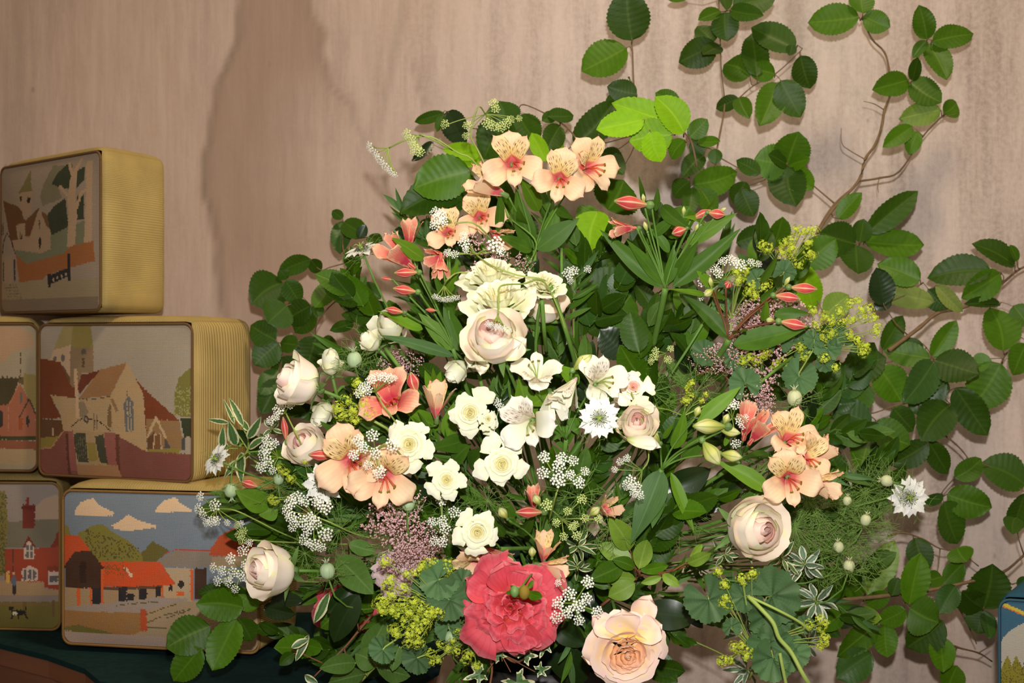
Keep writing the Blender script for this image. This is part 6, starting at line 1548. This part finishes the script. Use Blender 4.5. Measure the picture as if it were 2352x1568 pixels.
# astilbe
AM = {}
def plume(i):
    if i not in AM:
        r = random.Random(i+60); m = MB(); ms = MB(); ms.tube([(0, 0, -.2), (0, .5, 0), (0, 1, 0)], [.012, .01, .005], 5)
        for k in range(16):
            y = .08+.88*k/15; sd = 1 if k % 2 else -1; ln = (.42*(1-y)+.06)*r.uniform(.8, 1.2); dz = r.uniform(-.12, .12)
            e = Vector((sd*ln, y+ln*.5, dz)); ms.tube([(0, y, 0), e], .005, 3, False)
            for q in range(int(5+ln*30)):
                t = r.random(); c = Vector((0, y, 0)).lerp(e, t)+Vector((r.gauss(0, .022), r.gauss(0, .022), r.gauss(0, .02))); m.octa(c, r.uniform(.012, .024))
        AM[i] = (m.mesh('florets', 'astilbe_pink', False), ms.mesh('stalks', 'stem_red_brown'))
    return AM[i]
def astilbe(label, plumes, d, group=None, seed=0):
    b0 = P(plumes[0][0], plumes[0][1], d); root = T('astilbe', label, 'flower plume', b0, group); m = MB(); rnd = random.Random(seed)
    for i, (bx, by, tx, ty) in enumerate(plumes):
        A_, B_ = P(bx, by, d+.01), P(tx, ty, d-.01); L_ = (B_-A_).length; M = strip(A_, B_, L_, Vector((rnd.uniform(-.3, .3), -1, .1)))
        f, s_ = plume((i+seed) % 3); o = link('plume', f, root, M); o['kind'] = 'stuff'; link('stalks', s_, o, M)
        m.tube([b0+Vector((0, .03, 0)), A_], .0011, 5)
    link('stem', m.mesh('stem', 'stem_red_brown'), root)
astilbe('dusty pink astilbe plume below the peach alstroemerias, pointing left', [(960, 1230, 850, 1130), (950, 1210, 830, 1210), (990, 1260, 880, 1180), (960, 1200, 905, 1115), (985, 1250, 890, 1290), (1010, 1270, 960, 1200)], 1.51, seed=1)
astilbe('pink astilbe plume beside the mauve rose', [(1010, 1290, 900, 1250), (990, 1280, 870, 1300), (990, 1290, 960, 1250)], 1.50, seed=2)
astilbe('dusky astilbe spike above the cream roses', [(1150, 640, 1080, 540), (1210, 640, 1190, 585), (1150, 620, 1120, 560)], 1.55, seed=3)
astilbe('pink astilbe behind the striped buds at the right', [(1700, 760, 1840, 690), (1730, 740, 1880, 745), (1690, 790, 1740, 700), (1700, 760, 1720, 690), (1700, 770, 1780, 700)], 1.62, seed=4)
astilbe('pink astilbe below the striped buds at the right', [(1660, 850, 1820, 790), (1640, 840, 1720, 800), (1620, 850, 1700, 790), (1700, 900, 1790, 860), (1600, 860, 1650, 790)], 1.61, seed=5)
astilbe('brownish pink astilbe tip right of the green umbel', [(1720, 960, 1770, 870), (1740, 950, 1760, 890), (1740, 950, 1775, 925)], 1.56, seed=6)
astilbe('pale pink astilbe left of the cream buds', [(940, 900, 870, 830), (920, 860, 900, 800), (930, 870, 960, 790)], 1.60, seed=7)

# trailing ivy at the bottom edge
iv = T('ivy_trail', 'small white-edged ivy trail at the bottom edge below the coral rose', 'ivy', P(1160, 1540, 1.5)); m = MB(); ri = random.Random(9)
m.tube(smoothpath([P(1240, 1480, 1.6), P(1190, 1520, 1.5), P(1150, 1500, 1.49), P(1110, 1480, 1.5), P(1130, 1530, 1.5), P(1120, 1600, 1.5)]), .0012, 6)
for x, y, s_, a in ((1180, 1555, 46, 300), (1200, 1512, 34, 60), (1150, 1512, 24, 120), (1110, 1545, 30, 200), (1235, 1540, 22, 20), (1120, 1490, 24, 100), (1110, 1470, 20, 160), (1270, 1420, 26, 60), (1255, 1475, 24, 250), (1150, 1480, 20, 80)):
    c = P(x, y, 1.485); a = math.radians(a); up = Vector((math.cos(a), 0, math.sin(a))); M = frame(c-up*.3*s_*K*1.5, Vector((ri.uniform(-.3, .3), -1, ri.uniform(-.2, .4))), up=up, sc=1.9*s_*K*1.49)
    link('leaf', ivymesh('leaf_cream_edged', ri.randrange(3)), iv, M); m.tube([M @ Vector((0, .0, 0)), P(1150, 1500, 1.49)], .0006, 4, False)
link('stem', m.mesh('stem', 'stem_red_brown'), iv)
# loose straight stems showing between flowers
LS = [((1262, 650, 1.5), (1300, 760, 1.5), (1335, 880, 1.58), 2.4, 'longest bright green stem right of the blush rose'), ((1245, 690, 1.47), (1250, 760, 1.49), (1255, 810, 1.55), 2.2, 'short upright green stem in front of the hidden blush rose'),
      ((1290, 570, 1.62), (1290, 640, 1.62), (1292, 760, 1.68), 1.8, 'straight thin green stem right of the cream roses'), ((885, 800, 1.54), (915, 840, 1.53), (945, 880, 1.56), 2.2, 'slanting green stem above the red alstroemeria bud'),
      ((1190, 640, 1.56), (1232, 560, 1.58), (1170, 500, 1.6), 1.0, 'thin wiry green stem crossing above the cream roses'), ((1100, 860, 1.52), (1110, 900, 1.53), (1120, 950, 1.6), 2.2, 'pale green stem below the large blush rose'),
      ((1640, 700, 1.64), (1580, 800, 1.64), (1500, 920, 1.66), 1.6, 'long diagonal stem right of the broad dark leaves'), ((1745, 880, 1.56), (1780, 850, 1.56), (1820, 820, 1.6), 1.8, 'yellow-green stem crossing the astilbe at the right')]
for a, b, c, r_, lb in LS:
    o = T('bare_stalk', lb, 'stalk', P(*c)); link('stem', MB().tube(smoothpath([P(*a), P(*b), P(*c)], 6), r_/1000, 8).mesh('stem', 'stem_green'), o)
